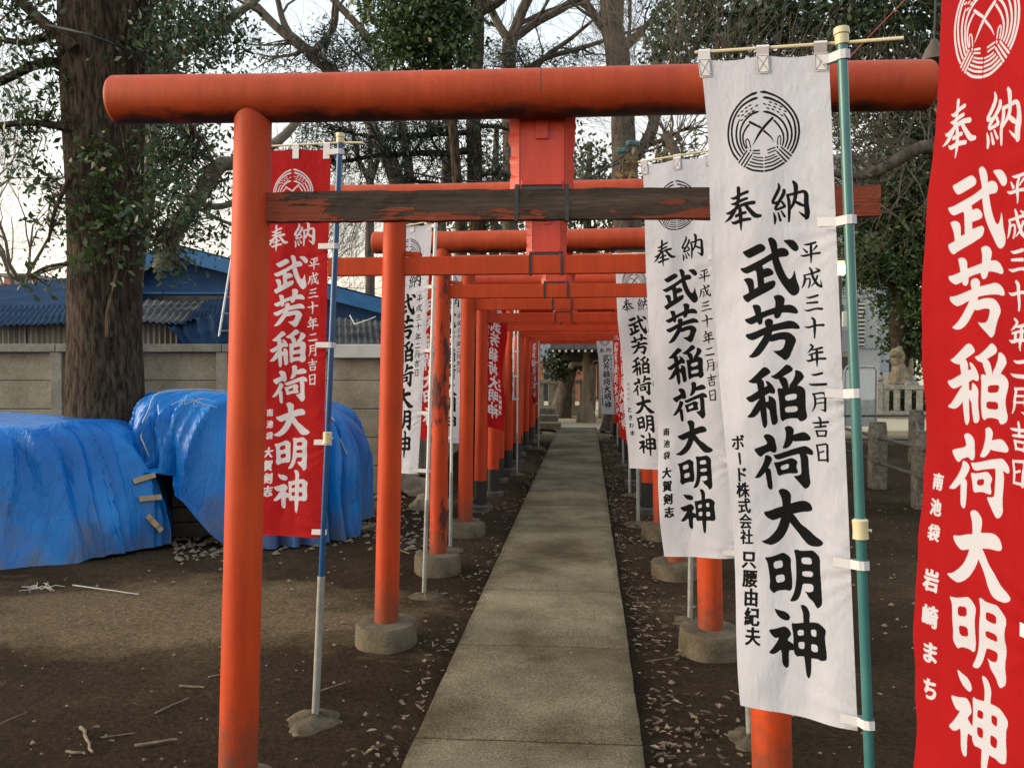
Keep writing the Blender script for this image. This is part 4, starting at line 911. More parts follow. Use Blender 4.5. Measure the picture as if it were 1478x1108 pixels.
bare('leafless spreading tree behind the red banner with the blue pole', [(622, 700, 18), (615, 450, 16), (598, 330, 14), (572, 260, 12), (545, 200, 10)], 15,
     [[(590, 310, 10), (560, 230, 9), (505, 130, 8), (440, 75, 7), (370, 10, 6)], [(600, 330, 8), (580, 180, 7), (540, 70, 6), (475, -10, 5)], [(450, 80, 6), (480, 40, 5), (486, -10, 5)], [(480, 100, 6), (420, 50, 5), (400, 0, 4)], [(700, 120, 5), (640, 60, 6), (540, 30, 5), (530, -20, 4)], [(620, 350, 8), (640, 280, 7), (650, 200, 6), (640, 120, 5)]], lv=4, L0=1.3, seedv=8,
     tufts=([(470, 85, 45, 28, 22), (520, 80, 50, 25, 18), (400, 90, 25, 14, 8), (555, 70, 40, 30, 14), (480, 60, 20, 20, 8)], 3400, (.2, .2, .10), .11, 'needle', .15))
bare('thin young leafless tree seen between the red and white left banners', [(532, 640, 8), (534, 400, 7), (533, 300, 6), (534, 260, 6)], 22,
     [[(534, 262, 5), (545, 230, 4), (560, 200, 3)], [(534, 262, 5), (520, 235, 4), (512, 205, 3)], [(534, 262, 4), (534, 230, 4), (536, 195, 3)]], lv=4, L0=1.1, seedv=9)
def broadleaf(label, trunk, d, blobs, cnt, spr, size, mm, bark='bark', asp=.5, seedv=1, limbs=(), bare_n=0, rd=.9):
    random.seed(seedv); W = Wood(); br = plimb(W, trunk, d, 10)
    for pl in limbs: br += plimb(W, pl, d, 7, .4)
    Lf = []
    for px, py, rx, ry, k in blobs:
        bl = blob(px, py, d, rx, ry, k, rd)
        for c in bl[::7]: tuft(W, c, br, .008)
        Lf += bl
    b = atD(trunk[0][0], trunk[0][1], d)
    for _ in range(bare_n):
        q = random.choice(Lf); grow(W, q, Vector((random.gauss(0, 1), random.gauss(0, 1), random.gauss(.2, .6))), 1.0, .012, 2, 4, .6, .05)
    return tree(label, (b.x, b.y, 0), W, bark, [(Lf, cnt, spr, size, mm, {'asp': asp})])
broadleaf('glossy broadleaf tree hanging over the left half of the top beam', [(672, 640, 9), (668, 400, 8), (655, 200, 7), (642, 60, 7), (632, -60, 6)], 12,
    [(600, 10, 60, 30, 40), (570, 50, 40, 25, 22), (635, 40, 45, 40, 36), (640, 80, 40, 25, 26), (585, 85, 35, 14, 14), (665, 20, 30, 30, 16), (545, 15, 30, 20, 12), (610, -40, 90, 40, 30)], 9500, (.14, .14, .12), .085, 'leafbright', bark='barkdark', seedv=11,
    limbs=([(640, 40, 5), (600, 0, 5), (570, -20, 4)], [(640, 60, 4), (600, 70, 3), (570, 80, 2)], [(638, 20, 4), (660, -10, 4)]), rd=.7)
for k, (px, d, top, rx, den, mm, lab, sd) in enumerate((
    (715, 26, 180, 60, 2300, 'leafdark', 'dark far evergreen filling the gap left of the plaque', 21),
    (800, 30, 140, 45, 1600, 'leafdark', 'dark far evergreen right behind the plaque', 22),
    (850, 27, 205, 60, 4800, 'leafdark', 'dark bushy evergreen just right of the plaque', 23),
    (960, 24, 200, 75, 8500, 'leafolive', 'olive-leaved tree behind the second white banner', 24),
    (640, 32, 230, 50, 2000, 'leafdark', 'sparse far evergreen behind the conifer trunk', 25))):
    sc_ = rx
    broadleaf(lab, [(px, 610, 9), (px + 3, 450, 8), (px - 2, 330, 6), (px + 2, top, 4)], d, [(px, top + 60, rx * .6, 50, 26), (px - rx * .5, top + 120, rx * .6, 50, 22), (px + rx * .5, top + 130, rx * .6, 55, 24), (px, top + 180, rx * .9, 50, 26)], den, (.35, .35, .25), .16, mm, seedv=sd, rd=1.5)
broadleaf('big evergreen overhanging the first white banner at top right', [(1440, 660, 26), (1436, 450, 22), (1425, 300, 20), (1400, 120, 18), (1350, 0, 14), (1300, -200, 10)], 13,
    [(1000, 15, 50, 30, 26), (980, 60, 40, 35, 24), (1060, 20, 60, 40, 44), (1050, 70, 50, 35, 26), (1130, 30, 60, 45, 50), (1200, 30, 60, 50, 50), (1270, 20, 55, 40, 44), (1330, 10, 50, 40, 34), (1320, 60, 40, 40, 22), (960, 10, 30, 20, 8), (1260, 75, 50, 25, 22), (1160, 80, 60, 30, 26), (1190, -60, 200, 40, 40), (1350, 110, 30, 30, 12)], 15000, (.17, .17, .14), .10, 'leaf', seedv=31,
    limbs=([(1380, 40, 9), (1250, 20, 7), (1160, 10, 6), (1060, 20, 5), (980, 10, 3)], [(1390, 100, 8), (1320, 60, 6), (1270, 70, 4)]), bare_n=7)
broadleaf('dense dark evergreen between the teal pole and the right red banner', [(1301, 593, 13), (1298, 500, 12), (1300, 400, 12), (1296, 300, 10), (1290, 150, 8)], 28,
    [(1300, 330, 45, 40, 60), (1250, 330, 40, 35, 40), (1330, 380, 30, 50, 50), (1270, 390, 50, 25, 50), (1320, 440, 40, 35, 50), (1340, 500, 25, 40, 34), (1310, 290, 50, 30, 44), (1240, 290, 35, 25, 24), (1350, 320, 40, 60, 50), (1320, 495, 20, 12, 14), (1240, 365, 20, 12, 12), (1215, 320, 26, 24, 14)], 24000, (.33, .33, .2), .17, 'leafbright', bark='barkdark', seedv=32,
    limbs=([(1300, 420, 5), (1275, 405, 4), (1258, 375, 4), (1236, 362, 2)], [(1300, 350, 5), (1340, 330, 4)]), rd=1.5)
broadleaf('tall dark evergreen far behind the right end of the top beam', [(1352, 600, 14), (1350, 400, 12), (1345, 200, 10), (1340, 60, 6)], 27,
    [(1330, 150, 60, 50, 50), (1280, 180, 60, 40, 44), (1345, 230, 60, 50, 50), (1260, 240, 40, 30, 20), (1290, 270, 60, 30, 36), (1225, 150, 50, 30, 20), (1340, 100, 60, 40, 30), (1400, 200, 60, 120, 50), (1420, 400, 60, 120, 40)], 16000, (.38, .38, .25), .17, 'leafdark', seedv=33, rd=2)
def bough():
    random.seed(40); W = Wood()
    q = plimb(W, [(1420, 250, 14), (1380, 235, 11), (1340, 213, 10), (1300, 232, 9), (1265, 248, 8), (1235, 254, 7), (1200, 250, 5), (1150, 235, 3)], 9.5, 10, .5)
    plimb(W, [(1420, 250, 14), (1480, 300, 18), (1540, 420, 24), (1570, 600, 30), (1580, 680, 34)], 9.5, 12, .3)
    for i in range(4, len(q)):
        for s_ in (1, -1, 1):
            grow(W, q[i][0], Vector((random.gauss(-.5, .7), random.gauss(0, .5), s_ * random.uniform(.3, 1))), .8, .011, 2, 4, .6, .03)
    b = atD(1580, 680, 9.5); tree('leafless branch arching in above the stub of the lower beam', (b.x, b.y, 0), W, 'bark')
    W = Wood()
    q = plimb(W, [(1010, 640, 14), (1008, 420, 12), (1000, 300, 10), (980, 230, 8), (960, 190, 6)], 12, 8, .5)
    for i in range(8, len(q)):
        for _ in range(3): grow(W, q[i][0], Vector((random.gauss(-.2, .8), random.gauss(0, .4), random.gauss(.6, .5))), 1.1, .012, 1, 4, .5, .06)
    for s_ in range(22):
        a = atD(random.uniform(940, 1060), random.uniform(170, 300), 11.5); grow(W, a, Vector((random.gauss(.8, .3), 0, random.gauss(.7, .3))), 1.3, .008, 2, 4, .3, 0)
    b = atD(1010, 640, 12); tree('pale tangle of leafless twigs above the second white banner', (b.x, b.y, 0), W, 'twig')
    for k, (px, py, d, lab) in enumerate(((30, 640, 20, 'faint leafless shrub-like tree left of the thick trunk'), (-60, 640, 16, 'leafless tree at the far left edge of the view'), (420, 640, 24, 'fine-twigged leafless tree showing left of the red banner top'))):
        W = Wood(); b = atD(px, py, d); b.z = 0
        q = [(b, .12), (b + Vector((.1, 0, 2)), .10), (b + Vector((0, .1, 3.6)), .08)]; W.limb(q, 8)
        for _ in range(8): grow(W, q[-1][0] + Vector((0, 0, random.uniform(-1.2, 0))), Vector((random.gauss(0, .7), random.gauss(0, .7), 1)), 2.2, .05, 0, 4, .5, .04, minr=.004)
        tree(lab, b, W, 'twig')
bough()
# ================================================================ LEFT: wall, sheds, tarpaulins
def D_line(px, py, d): return atD(px, py, d)
def wall():
    d = 9.7
    o = atD(150, 525, d); base = Vector((o.x, o.y, 0))
    t = thing('concrete_panel_wall', base, 'stained concrete panel wall with posts, behind tree and tarpaulins', 'wall')
    ang = YAW; ex = Vector((math.cos(ang), math.sin(ang), 0)); ey = Vector((-math.sin(ang), math.cos(ang), 0)); rot = rz(ang)
    px_posts = [-380, -145, 88, 325, 560]
    zt = 1.5 + (525 - 508) * d / F; xs = [(p - 739) / F * d for p in px_posts]; x0 = (150 - 739) / F * d
    rows = 5; hp = zt / rows
    for k, x in enumerate(xs):
        bm = B(); box(bm, base + ex * (x - x0) + Vector((0, 0, zt / 2)) - ey * .035, (.13, .15, zt), rot, .006); obj('wall_post', bm, M['wallpost'], t)
    for k in range(len(xs) - 1):
        a, b = xs[k] + .065, xs[k + 1] - .065
        for r_ in range(rows):
            bm = B(); box(bm, base + ex * ((a + b) / 2 - x0) + Vector((0, 0, hp * (r_ + .5))) + ey * (.01 * random.uniform(-.5, .6)), (b - a - .01, .05, hp - .005), rot, .009); obj('panel', bm, M['wallcon'], t)
    for k in range(len(xs) - 1):
        bm = B(); a, b = xs[k], xs[k + 1]; box(bm, base + ex * ((a + b) / 2 - x0) + Vector((0, 0, zt + .045)) - ey * .03, (b - a - .008, .19, .09), rot, .006); obj('coping', bm, M['wallpost'] if k != 3 else M['wallpost'], t)
    # part that turns and runs beside the gates
    e = base + ex * (xs[-1] - x0); f = Vector((e.x + .1, 22.0, 0)); n_ = 7
    for k in range(n_):
        a = e.lerp(f, k / n_); b = e.lerp(f, (k + 1) / n_); dr = (b - a); an = math.atan2(dr.y, dr.x)
        for r_ in range(rows):
            bm = B(); box(bm, (a + b) / 2 + Vector((0, 0, hp * (r_ + .5))), (dr.length - .1, .05, hp - .005), rz(an), .009); obj('panel', bm, M['wallcon'], t)
        bm = B(); box(bm, b + Vector((0, 0, zt / 2)), (.13, .15, zt), rz(an), .006); obj('wall_post', bm, M['wallpost'], t)
        bm = B(); box(bm, (a + b) / 2 + Vector((0, 0, zt + .045)), (dr.length - .01, .19, .09), rz(an), .006); obj('coping', bm, M['wallpost'], t)
wall()
def corr(p0, p1, z0, z1, name, m, parent, amp=.012, pitch=.075, thick=0, dirn=None):
    """upright corrugated sheet from p0 to p1"""
    p0, p1 = Vector(p0), Vector(p1); L = (p1 - p0).length; ex = (p1 - p0) / L; nn = Vector((-ex.y, ex.x, 0)); n_ = int(L / pitch * 6)
    bm = B(); r0 = []; r1 = []
    for i in range(n_ + 1):
        s = L * i / n_; p = p0 + ex * s + nn * amp * math.sin(2 * math.pi * s / pitch)
        r0.append(bm.verts.new(p + Vector((0, 0, z0)))); r1.append(bm.verts.new(p + Vector((0, 0, z1))))
    for i in range(n_): bm.faces.new((r0[i], r0[i + 1], r1[i + 1], r1[i]))
    return obj(name, bm, m, parent, True)
def rsheet(a, b, c, d_, name, m, parent, amp=.014, pitch=.075, nv=6, wob=0.0):
    """corrugated roof sheet: a-b is the eave, d_-c the ridge"""
    a, b, c, d_ = map(Vector, (a, b, c, d_)); nu = max(8, int((b - a).length / pitch * 5)); nrm = (b - a).cross(d_ - a).normalized()
    bm = B(); g = []
    for j in range(nv + 1):
        row = []
        for i in range(nu + 1):
            u = i / nu; v = j / nv; p = a.lerp(b, u).lerp(d_.lerp(c, u), v)
            row.append(bm.verts.new(p + nrm * (amp * math.sin(2 * math.pi * u * (b - a).length / pitch) + wob * noise.noise(p * 1.5))))
        g.append(row)
    for j in range(nv):
        for i in range(nu): bm.faces.new((g[j][i], g[j][i + 1], g[j + 1][i + 1], g[j + 1][i]))
    return obj(name, bm, m, parent, True)
def sheds():
    # low corrugated lean-to just behind the wall
    d = 10.4; t = thing('lean_to_shed', (atD(120, 500, d).x, atD(120, 500, d).y, 0), 'low lean-to with grey corrugated walls and patched roof behind the wall', 'shed')
    def P(px, py, dd=d): return atD(px, py, dd)
    segs = [(-260, -90), (-88, 38), (40, 160), (162, 256)]
    for a, b in segs:
        p0, p1 = P(a, 500), P(b, 500); corr((p0.x, p0.y, 0), (p1.x, p1.y, 0), 1.2, P(a, 468).z, 'corrugated_sheet', M['rusty'], t, .012, .068)
    # roof sheets with distinct colours
    for (a, b, c, e, mm) in (((-260, 469, 10.1), (-60, 468, 10.1), (-20, 440, 13.5), (-240, 444, 13.5), 'roofgrey'), ((-60, 468, 10.08), (100, 467, 10.08), (112, 436, 13.4), (-22, 440, 13.4), 'roofblue'), ((100, 467, 10.12), (192, 467, 10.12), (212, 433, 13.4), (112, 436, 13.4), 'roofgrey'),
                             ((192, 466, 10.05), (262, 467, 10.05), (300, 432, 13.2), (212, 432, 13.2), 'roofgrey'), ((262, 466, 10.0), (330, 447, 10.6), (360, 430, 13.0), (300, 431, 13.1), 'roofblue')):
        rsheet(P(*a), P(*b), P(*c), P(*e), 'roof_sheet', M[mm], t, .014, .075, 8, .06)
    # blue gabled building
    d = 14.2; t = thing('gabled_building', (atD(380, 560, d).x, atD(380, 560, d).y, 0), 'deep blue tin-walled building with a low gable, behind the lean-to', 'building')
    pk = atD(250, 360, d); le = atD(196, 398, d); re = atD(566, 442, d); back = Vector((-math.sin(YAW), math.cos(YAW), 0)) * 6
    bm = B(); fl = [Vector((le.x, le.y, 0)), Vector((re.x, re.y, 0)), re, pk, le]; f0 = [bm.verts.new(v) for v in fl]; f1 = [bm.verts.new(v + back) for v in fl]
    bm.faces.new(f0); bm.faces.new(list(reversed(f1)))
    for k in range(5): bm.faces.new((f0[k], f1[k], f1[(k + 1) % 5], f0[(k + 1) % 5]))
    bmesh.ops.recalc_face_normals(bm, faces=bm.faces[:]); obj('wall', bm, M['wallblue'], t)
    fw = -back.normalized() * .35
    for a, b in ((pk, re), (le, pk)):
        dr = (b - a); up = Vector((0, 0, 1)); e0 = a - dr.normalized() * (.0 if a is pk else .3); e1 = b + dr.normalized() * (.25 if b is re else 0)
        bm = B(); q = [e0 + fw + up * .02, e1 + fw + up * .02, e1 + back + up * .02, e0 + back + up * .02]
        lo = [bm.verts.new(v) for v in q]; hi = [bm.verts.new(v + up * .07) for v in q]
        bm.faces.new(hi); bm.faces.new(list(reversed(lo)))
        for k in range(4): bm.faces.new((lo[k], lo[(k + 1) % 4], hi[(k + 1) % 4], hi[k]))
        obj('roof', bm, M['roofblue'], t)
        bm = B(); q = [e0 + fw * 1.04, e1 + fw * 1.04]; w_ = .17
        v = [bm.verts.new(x) for x in (q[0] - up * w_, q[1] - up * w_, q[1] + up * .06, q[0] + up * .06, q[0] - up * w_ - fw * .08, q[1] - up * w_ - fw * .08, q[1] + up * .06 - fw * .08, q[0] + up * .06 - fw * .08)]
        for f in ((0, 1, 2, 3), (7, 6, 5, 4), (0, 4, 5, 1), (2, 6, 7, 3), (1, 5, 6, 2), (0, 3, 7, 4)): bm.faces.new([v[k] for k in f])
        obj('fascia', bm, M['fascia'], t)
    a, b = atD(204, 430, d - .03), atD(335, 416, d - .03); bm = B(); box(bm, (a + b) / 2, ((b - a).length, .04, .03), rz(YAW)); obj('wall_trim', bm, M['fascia'], t)
    a, b = atD(212, 428, d - .02), atD(352, 444, d - .02); bm = B(); box(bm, (a + b) / 2 , ((b - a).length, .03, .20), rz(YAW)); obj('pale_panel', bm, M['roofgrey'], t)
    # left blue roof
    d = 12.6; t = thing('low_blue_roof_house', (atD(40, 560, d).x, atD(40, 560, d).y, 0), 'low house with a sloping blue roof at the left edge', 'house')
    bm = B(); q = [atD(-320, 520, d), atD(215, 447, d), atD(215, 385, d + 4), atD(-320, 470, d + 4)]
    q = [atD(-300, 452, d), atD(215, 449, d), atD(180, 390, d + 3.5), atD(45, 437, d + 3.5)]
    v = [bm.verts.new(x) for x in q]; lo = [bm.verts.new(x - Vector((0, 0, .08))) for x in q]; bm.faces.new(v); bm.faces.new(list(reversed(lo)))
    for k in range(4): bm.faces.new((v[k], lo[k], lo[(k + 1) % 4], v[(k + 1) % 4]))
    bmesh.ops.recalc_face_normals(bm, faces=bm.faces[:]); obj('roof', bm, M['roofblue'], t)
    bm = B(); a, b = q[0], q[1]; box(bm, ((a.x + b.x) / 2, (a.y + b.y) / 2 + .5, (a.z - .1) / 2), ((b - a).length - .4, .6, a.z - .1), rz(YAW)); obj('wall', bm, M['wallblue'], t)
    # torn blue sheet sagging off the lean-to
    d = 9.95; t = thing('sagging_blue_sheet', (atD(290, 520, d).x, atD(290, 520, d).y, 0), 'torn blue plastic sheet sagging off the shed roof beside the ladder', 'plastic sheet')
    bm = B(); nu, nv = 22, 10; g = []
    top = [(236, 464), (262, 463), (290, 458), (320, 450), (352, 448)]; bot = [(252, 482), (272, 503), (300, 500), (330, 493), (356, 495)]
    for j in range(nv + 1):
        row = []
        for i in range(nu + 1):
            u = i / nu * 4; k = min(3, int(u)); f = u - k; v = j / nv
            x0, y0 = [top[k][q] * (1 - f) + top[k + 1][q] * f for q in (0, 1)]; x1, y1 = [bot[k][q] * (1 - f) + bot[k + 1][q] * f for q in (0, 1)]
            p = atD(x0 * (1 - v) + x1 * v, y0 * (1 - v) + y1 * v, d + .25 - .45 * v); p += fwd * (.05 * noise.noise(p * 5) + .03 * math.sin(u * 9)); row.append(bm.verts.new(p))
        g.append(row)
    for j in range(nv):
        for i in range(nu): bm.faces.new((g[j][i], g[j + 1][i], g[j + 1][i + 1], g[j][i + 1]))
    obj('sheet', bm, M['roofblue'], t, True)
    a, b, c, e = atD(268, 470, 10.6), atD(362, 455, 10.6), atD(362, 432, 12), atD(290, 440, 12); rsheet(atD(258, 492, 9.98), atD(365, 489, 9.9), atD(365, 465, 10.6), atD(285, 462, 10.6), 'corrugated_sheet', M['roofgrey'], t, .014, .075)
    # ladder
    t = thing('ladder', atD(330, 500, 9.85), 'aluminium ladder section leaning on the shed roof by the left post', 'ladder')
    A, Bp = atD(324, 490, 9.8), atD(343, 370, 10.4); side = rgt * .07
    for s_ in (-1, 1):
        bm = B(); tube(bm, [A + side * s_, Bp + side * s_], .014, 4); obj('side_rail', bm, M['alu'], t)
    for k in range(5):
        c = A.lerp(Bp, (k + .5) / 5); bm = B(); tube(bm, [c - side, c + side], .010, 6); obj('rung', bm, M['alu'], t)
    # white coping strip and blue wall seen right of the red banner
    t = thing('white_boundary_wall', (atD(520, 560, 10.2).x, atD(520, 560, 10.2).y, 0), 'white-capped low wall under a dark corrugated roof, right of the blue pole', 'wall')
    a = atD(520, 507, 9.66); bm = B(); box(bm, (a.x, a.y, a.z), (.66, .2, .15), rz(YAW), .006); obj('coping', bm, M['whiteband'], t)
    rsheet(atD(480, 497, 9.9), atD(566, 497, 9.9), atD(560, 464, 12), atD(480, 458, 12), 'roof_sheet', M['roofgrey'], t, .014, .075)
    bm = B(); tube(bm, [atD(505, 455, 11), atD(512, 468, 10.9), atD(530, 462, 10.8), atD(542, 457, 10.9)], .008, 6); obj('loose_cable', bm, M['whitepole'], t, True)
    # distant town
    for k, (x0, x1, y0, mm, lab) in enumerate(((30, 66, 404, 'pinkwall', 'distant peach-coloured house beyond the shed roofs'), (68, 100, 415, 'whitewall', 'distant pale house right next to the peach-coloured one'), (2, 28, 418, 'greywall', 'distant grey block at the left skyline'))):
        d = 75; a, b = atD(x0, y0, d), atD(x1, y0, d); t = thing('distant_house', ((a.x + b.x) / 2, (a.y + b.y) / 2, 0), lab, 'house', 'distant houses')
        bm = B(); box(bm, ((a.x + b.x) / 2, (a.y + b.y) / 2, a.z / 2), ((b - a).length, 5, a.z), rz(YAW)); obj('wall', bm, M[mm], t)
        bm = B(); box(bm, ((a.x + b.x) / 2, (a.y + b.y) / 2, a.z + .15), ((b - a).length + .5, 5.5, .3), rz(YAW)); obj('roof', bm, M['tiles'], t)
        for q in (.3, .7):
            c = a.lerp(b, q); bm = B(); box(bm, (c.x, c.y - 2.52, a.z - 1.0), (.7, .08, .7), rz(YAW)); obj('window', bm, M['glass'], t)
sheds()
def dome(t, name, c, a, b, H, rot, e1=.6, e2=.55, hem=None, folds=.05, nth=420, nph=80, seed=0, k1=9, lumps=None, flare=.12, slant=.5):
    c = Vector(c)
    def surf(th, ph):
        """ph 0 top .. 1 hem"""
        ca, sa = math.cos(th), math.sin(th)
        s = ph; z = H * max(0, 1 - s ** (2 / e2)) ** (e2 / 2) if s < 1 else 0
        rr = math.sin(min(1, s) * math.pi / 2) ** .8
        z = H * (1 - s ** 5.5) ** .62 if s < 1 else 0
        x = a * math.copysign(abs(ca) ** e1, ca) * rr; y = b * math.copysign(abs(sa) ** e1, sa) * rr
        fl = 1 + flare * s ** 6
        n1 = noise.noise(Vector((ca * 2, sa * 2, s * 1.3 + seed))); q = th * k1 + s * 5 * n1 + seed
        fd = folds * (s ** 1.5) * (abs(math.sin(q)) - .5 + .5 * math.sin(q * 2.3 + 1) * noise.noise(Vector((ca * 3, sa * 3, seed + 5))))
        x *= fl + fd / max(a, .3); y *= fl + fd / max(b, .3)
        p = Vector((x, y, z)); nz = Vector((noise.noise(p * 1.6 + Vector((seed, 0, 0))), noise.noise(p * 1.6 + Vector((0, seed, 0))), noise.noise(p * 1.6 + Vector((0, 0, seed)))))
        qq = math.cos(th) * 0 + th; sl_ = s * slant
        def ridge(f, o): 
            v_ = noise.noise(Vector((math.cos(th + sl_) * f, math.sin(th + sl_) * f, o + s * .5))); return max(0, 1 - abs(3.0 * v_)) ** 2
        rg = ridge(5.5, seed) + .5 * ridge(8, seed + 4); am = .045 * min(1, s * 1.3) ** 1.5
        x *= 1 + am * rg / max(a, .5); y *= 1 + am * rg / max(b, .5)
        p = Vector((x, y, z)); cz = noise.noise(Vector((p.x * 3.1 + p.z * 2.2, p.y * 3.1, p.z * 1.2 + seed)))
        p += nz * .07 + p.normalized() * (.02 * cz)
        if lumps: p.z += lumps(p.x, p.y) * (1 - s ** 3)
        if hem:
            zm = hem(th); 
            if p.z < zm: p.z = zm + .02 * noise.noise(Vector((th * 9, seed, 0)))
        p.z = max(p.z, -.01)
        return c + rz(rot) @ p
    bm = B(); top = None; g = []
    for j in range(1, nph + 1):
        g.append([bm.verts.new(surf(2 * math.pi * i / nth, (j / nph) ** .7)) for i in range(nth)])
    top = bm.verts.new(surf(0, 0.0))
    for i in range(nth): bm.faces.new((top, g[0][i], g[0][(i + 1) % nth]))
    for j in range(nph - 1):
        for i in range(nth): bm.faces.new((g[j][i], g[j + 1][i], g[j + 1][(i + 1) % nth], g[j][(i + 1) % nth]))
    o = obj(name, bm, M['tarp'], t, True); return surf, o
def strap_on(surf, pts, w_, t, m, name, off=.012, rad=None):
    P = []
    for th, ph in pts: P.append(surf(th, ph))
    c = sum(P, Vector()) / len(P)
    return P
def tarps():
    # heap 1
    g1 = atZ(60, 835); c = Vector((g1.x - 1.92, g1.y + .80, 0))
    t = thing('tarp_covered_heap', c, 'long heap under a blue tarpaulin with brown tape, at the left edge', 'tarpaulin')
    rot = R(24)
    surf, o = dome(t, 'tarpaulin', c, 1.95, .92, 1.06, rot, e1=.48, folds=.07, seed=3, k1=8)
    globals()['tarp1'] = (surf, c)
    def on(px, py):
        best = None
        for i in range(120):
            for j in range(8, 60):
                p = surf(2 * math.pi * i / 120, j / 60); x, y = px_of(p)
                if (x - px) ** 2 + (y - py) ** 2 < 160:
                    dd = (p - CAM).length
                    if best is None or dd < best[0]: best = (dd, p, (2 * math.pi * i / 120, j / 60))
        return best
    for px, py, an in ((207, 690, .35), (205, 724, .12), (221, 764, -.7)):
        q = on(px, py)
        if not q: continue
        p = q[1]; th, ph = q[2]; e = (surf(th + .05, ph) - surf(th - .05, ph)).normalized(); f = (surf(th, min(.99, ph + .03)) - surf(th, ph - .03)).normalized(); nn = e.cross(f).normalized()
        if nn.dot(CAM - p) < 0: nn = -nn
        r2 = (rgt * math.cos(an) + upv * math.sin(an)); r2 = (r2 - nn * r2.dot(nn)).normalized(); f2 = nn.cross(r2)
        bm = B(); rows = []
        for j in (-1, 0, 1):
            rows.append([bm.verts.new(p + r2 * (.085 * i / 3) + f2 * (.021 * j) + nn * (.028 + .004 * math.sin(i * 2))) for i in range(-3, 4)])
        for j in range(2):
            for i in range(6): bm.faces.new((rows[j][i], rows[j][i + 1], rows[j + 1][i + 1], rows[j + 1][i]))
        r_ = bmesh.ops.extrude_face_region(bm, geom=bm.faces[:]); bmesh.ops.translate(bm, verts=[v for v in r_['geom'] if isinstance(v, bmesh.types.BMVert)], vec=-nn * .03)
        obj('tape', bm, M['tape'], t)
    # heap 2
    c2 = atD(364, 560, 7.75); c2.z = 0
    t2 = thing('tarp_covered_heap', c2, 'taller round-topped heap under a blue tarpaulin, behind the first gate post', 'tarpaulin')
    def hem(th):
        v = math.cos(th) * math.cos(R(10)) ; a_ = (th + math.pi) % (2 * math.pi) - math.pi
        # front-left side is lifted and shows a dark gap
        dth = abs(((th - R(236)) + math.pi) % (2 * math.pi) - math.pi)
        return max(0.0, .72 * (1 - (dth / .62) ** 2) + .05 * math.sin(th * 13)) if dth < .62 else 0
    surf2, o2 = dome(t2, 'tarpaulin', c2, .93, .80, 1.24, R(8), e1=.62, hem=hem, folds=.11, seed=11, k1=11, lumps=lambda x, y: -.11 * x + .05 * math.sin(x * 4 + 1) * math.cos(y * 2), flare=.05)
    # string over it
    for th0, lab in ((R(235), 's'), (R(330), 's')):
        pts = [surf2(th0 + .10 * math.sin(k * .5), .12 + .78 * k / 14) for k in range(15)]
        pts = [p + (p - c2 - Vector((0, 0, .4))).normalized() * .02 for p in pts]; bm = B(); tube(bm, pts, .0055, 5); obj('string', bm, M['string'], t2, True)
    k0 = surf2(R(262), .70); k0 += (k0 - c2).normalized() * .06; bm = B()
    for q in range(7):
        a = q * .9 + .3; tube(bm, [k0, k0 + rgt * .09 * math.cos(a) + upv * .05 * math.sin(a) - fwd * .03, k0 + rgt * .19 * math.cos(a * 1.1) + upv * (.03 * math.sin(a * 2) - .03)], .0028, 4)
    obj('string_knot', bm, M['string'], t2, True)
    # dark crate added under it so the gap reads as shaded
    bx = atD(290, 745, 7.3); t3 = thing('added_dark_crate', (bx.x, bx.y, 0), 'dark crate added to blacken the gap under the lifted tarpaulin', 'crate')
    for k in range(5):
        bm = B(); box(bm, (bx.x + .12, bx.y + .42, .07 + k * .13), (.95, .7, .12), rz(.3), .004); obj('board', bm, M['wooddark'], t3)
tarps()
# rubble and rocks by the foot of the wall
def rocks():
    random.seed(50)
    for k, (px, py, s, lab) in enumerate(((600, 700, .26, 'flat brown rock behind the second gate post'), (622, 722, .20, 'smaller rock just right of the flat brown one'), (574, 690, .18, 'rock nearest the foot of the concrete wall'), (603, 665, .20, 'round dark rock leaning at the wall foot'), (545, 730, .15, 'low grey rock beside the blue tarpaulin'))):
        p = atZ(px, py + 10); bm = B(); bmesh.ops.create_icosphere(bm, subdivisions=3, radius=1)
        for v in bm.verts:
            v.co *= 1 + .35 * noise.noise(v.co * 1.3 + Vector((k * 5, 0, 0))) + .08 * noise.noise(v.co * 5)
            v.co = Vector((p.x + v.co.x * s, p.y + v.co.y * s * .8, max(-.02, v.co.z * s * .6 + .03)))
        o = obj('rock', bm, M['darkstone'] if k == 3 else M['statue'], None, True); props(o, lab, 'rock', 'rocks at the foot of the wall')
    for k, (x0, y0, x1, y1, lab) in enumerate(((485, 745, 560, 716, 'grey metal pipe lying at the wall foot by the tarpaulin'), (500, 772, 545, 765, 'thin board on the ground in front of the metal pipe'))):
        a, b = atZ(x0, y0) + Vector((0, 0, .03)), atZ(x1, y1) + Vector((0, 0, .05)); bm = B(); tube(bm, [a, b], .022, 8); o = obj('pipe' if k == 0 else 'plank', bm, M['steelpipe'] if k == 0 else M['stick'], None, True); props(o, lab, 'pipe' if k == 0 else 'plank')
rocks()
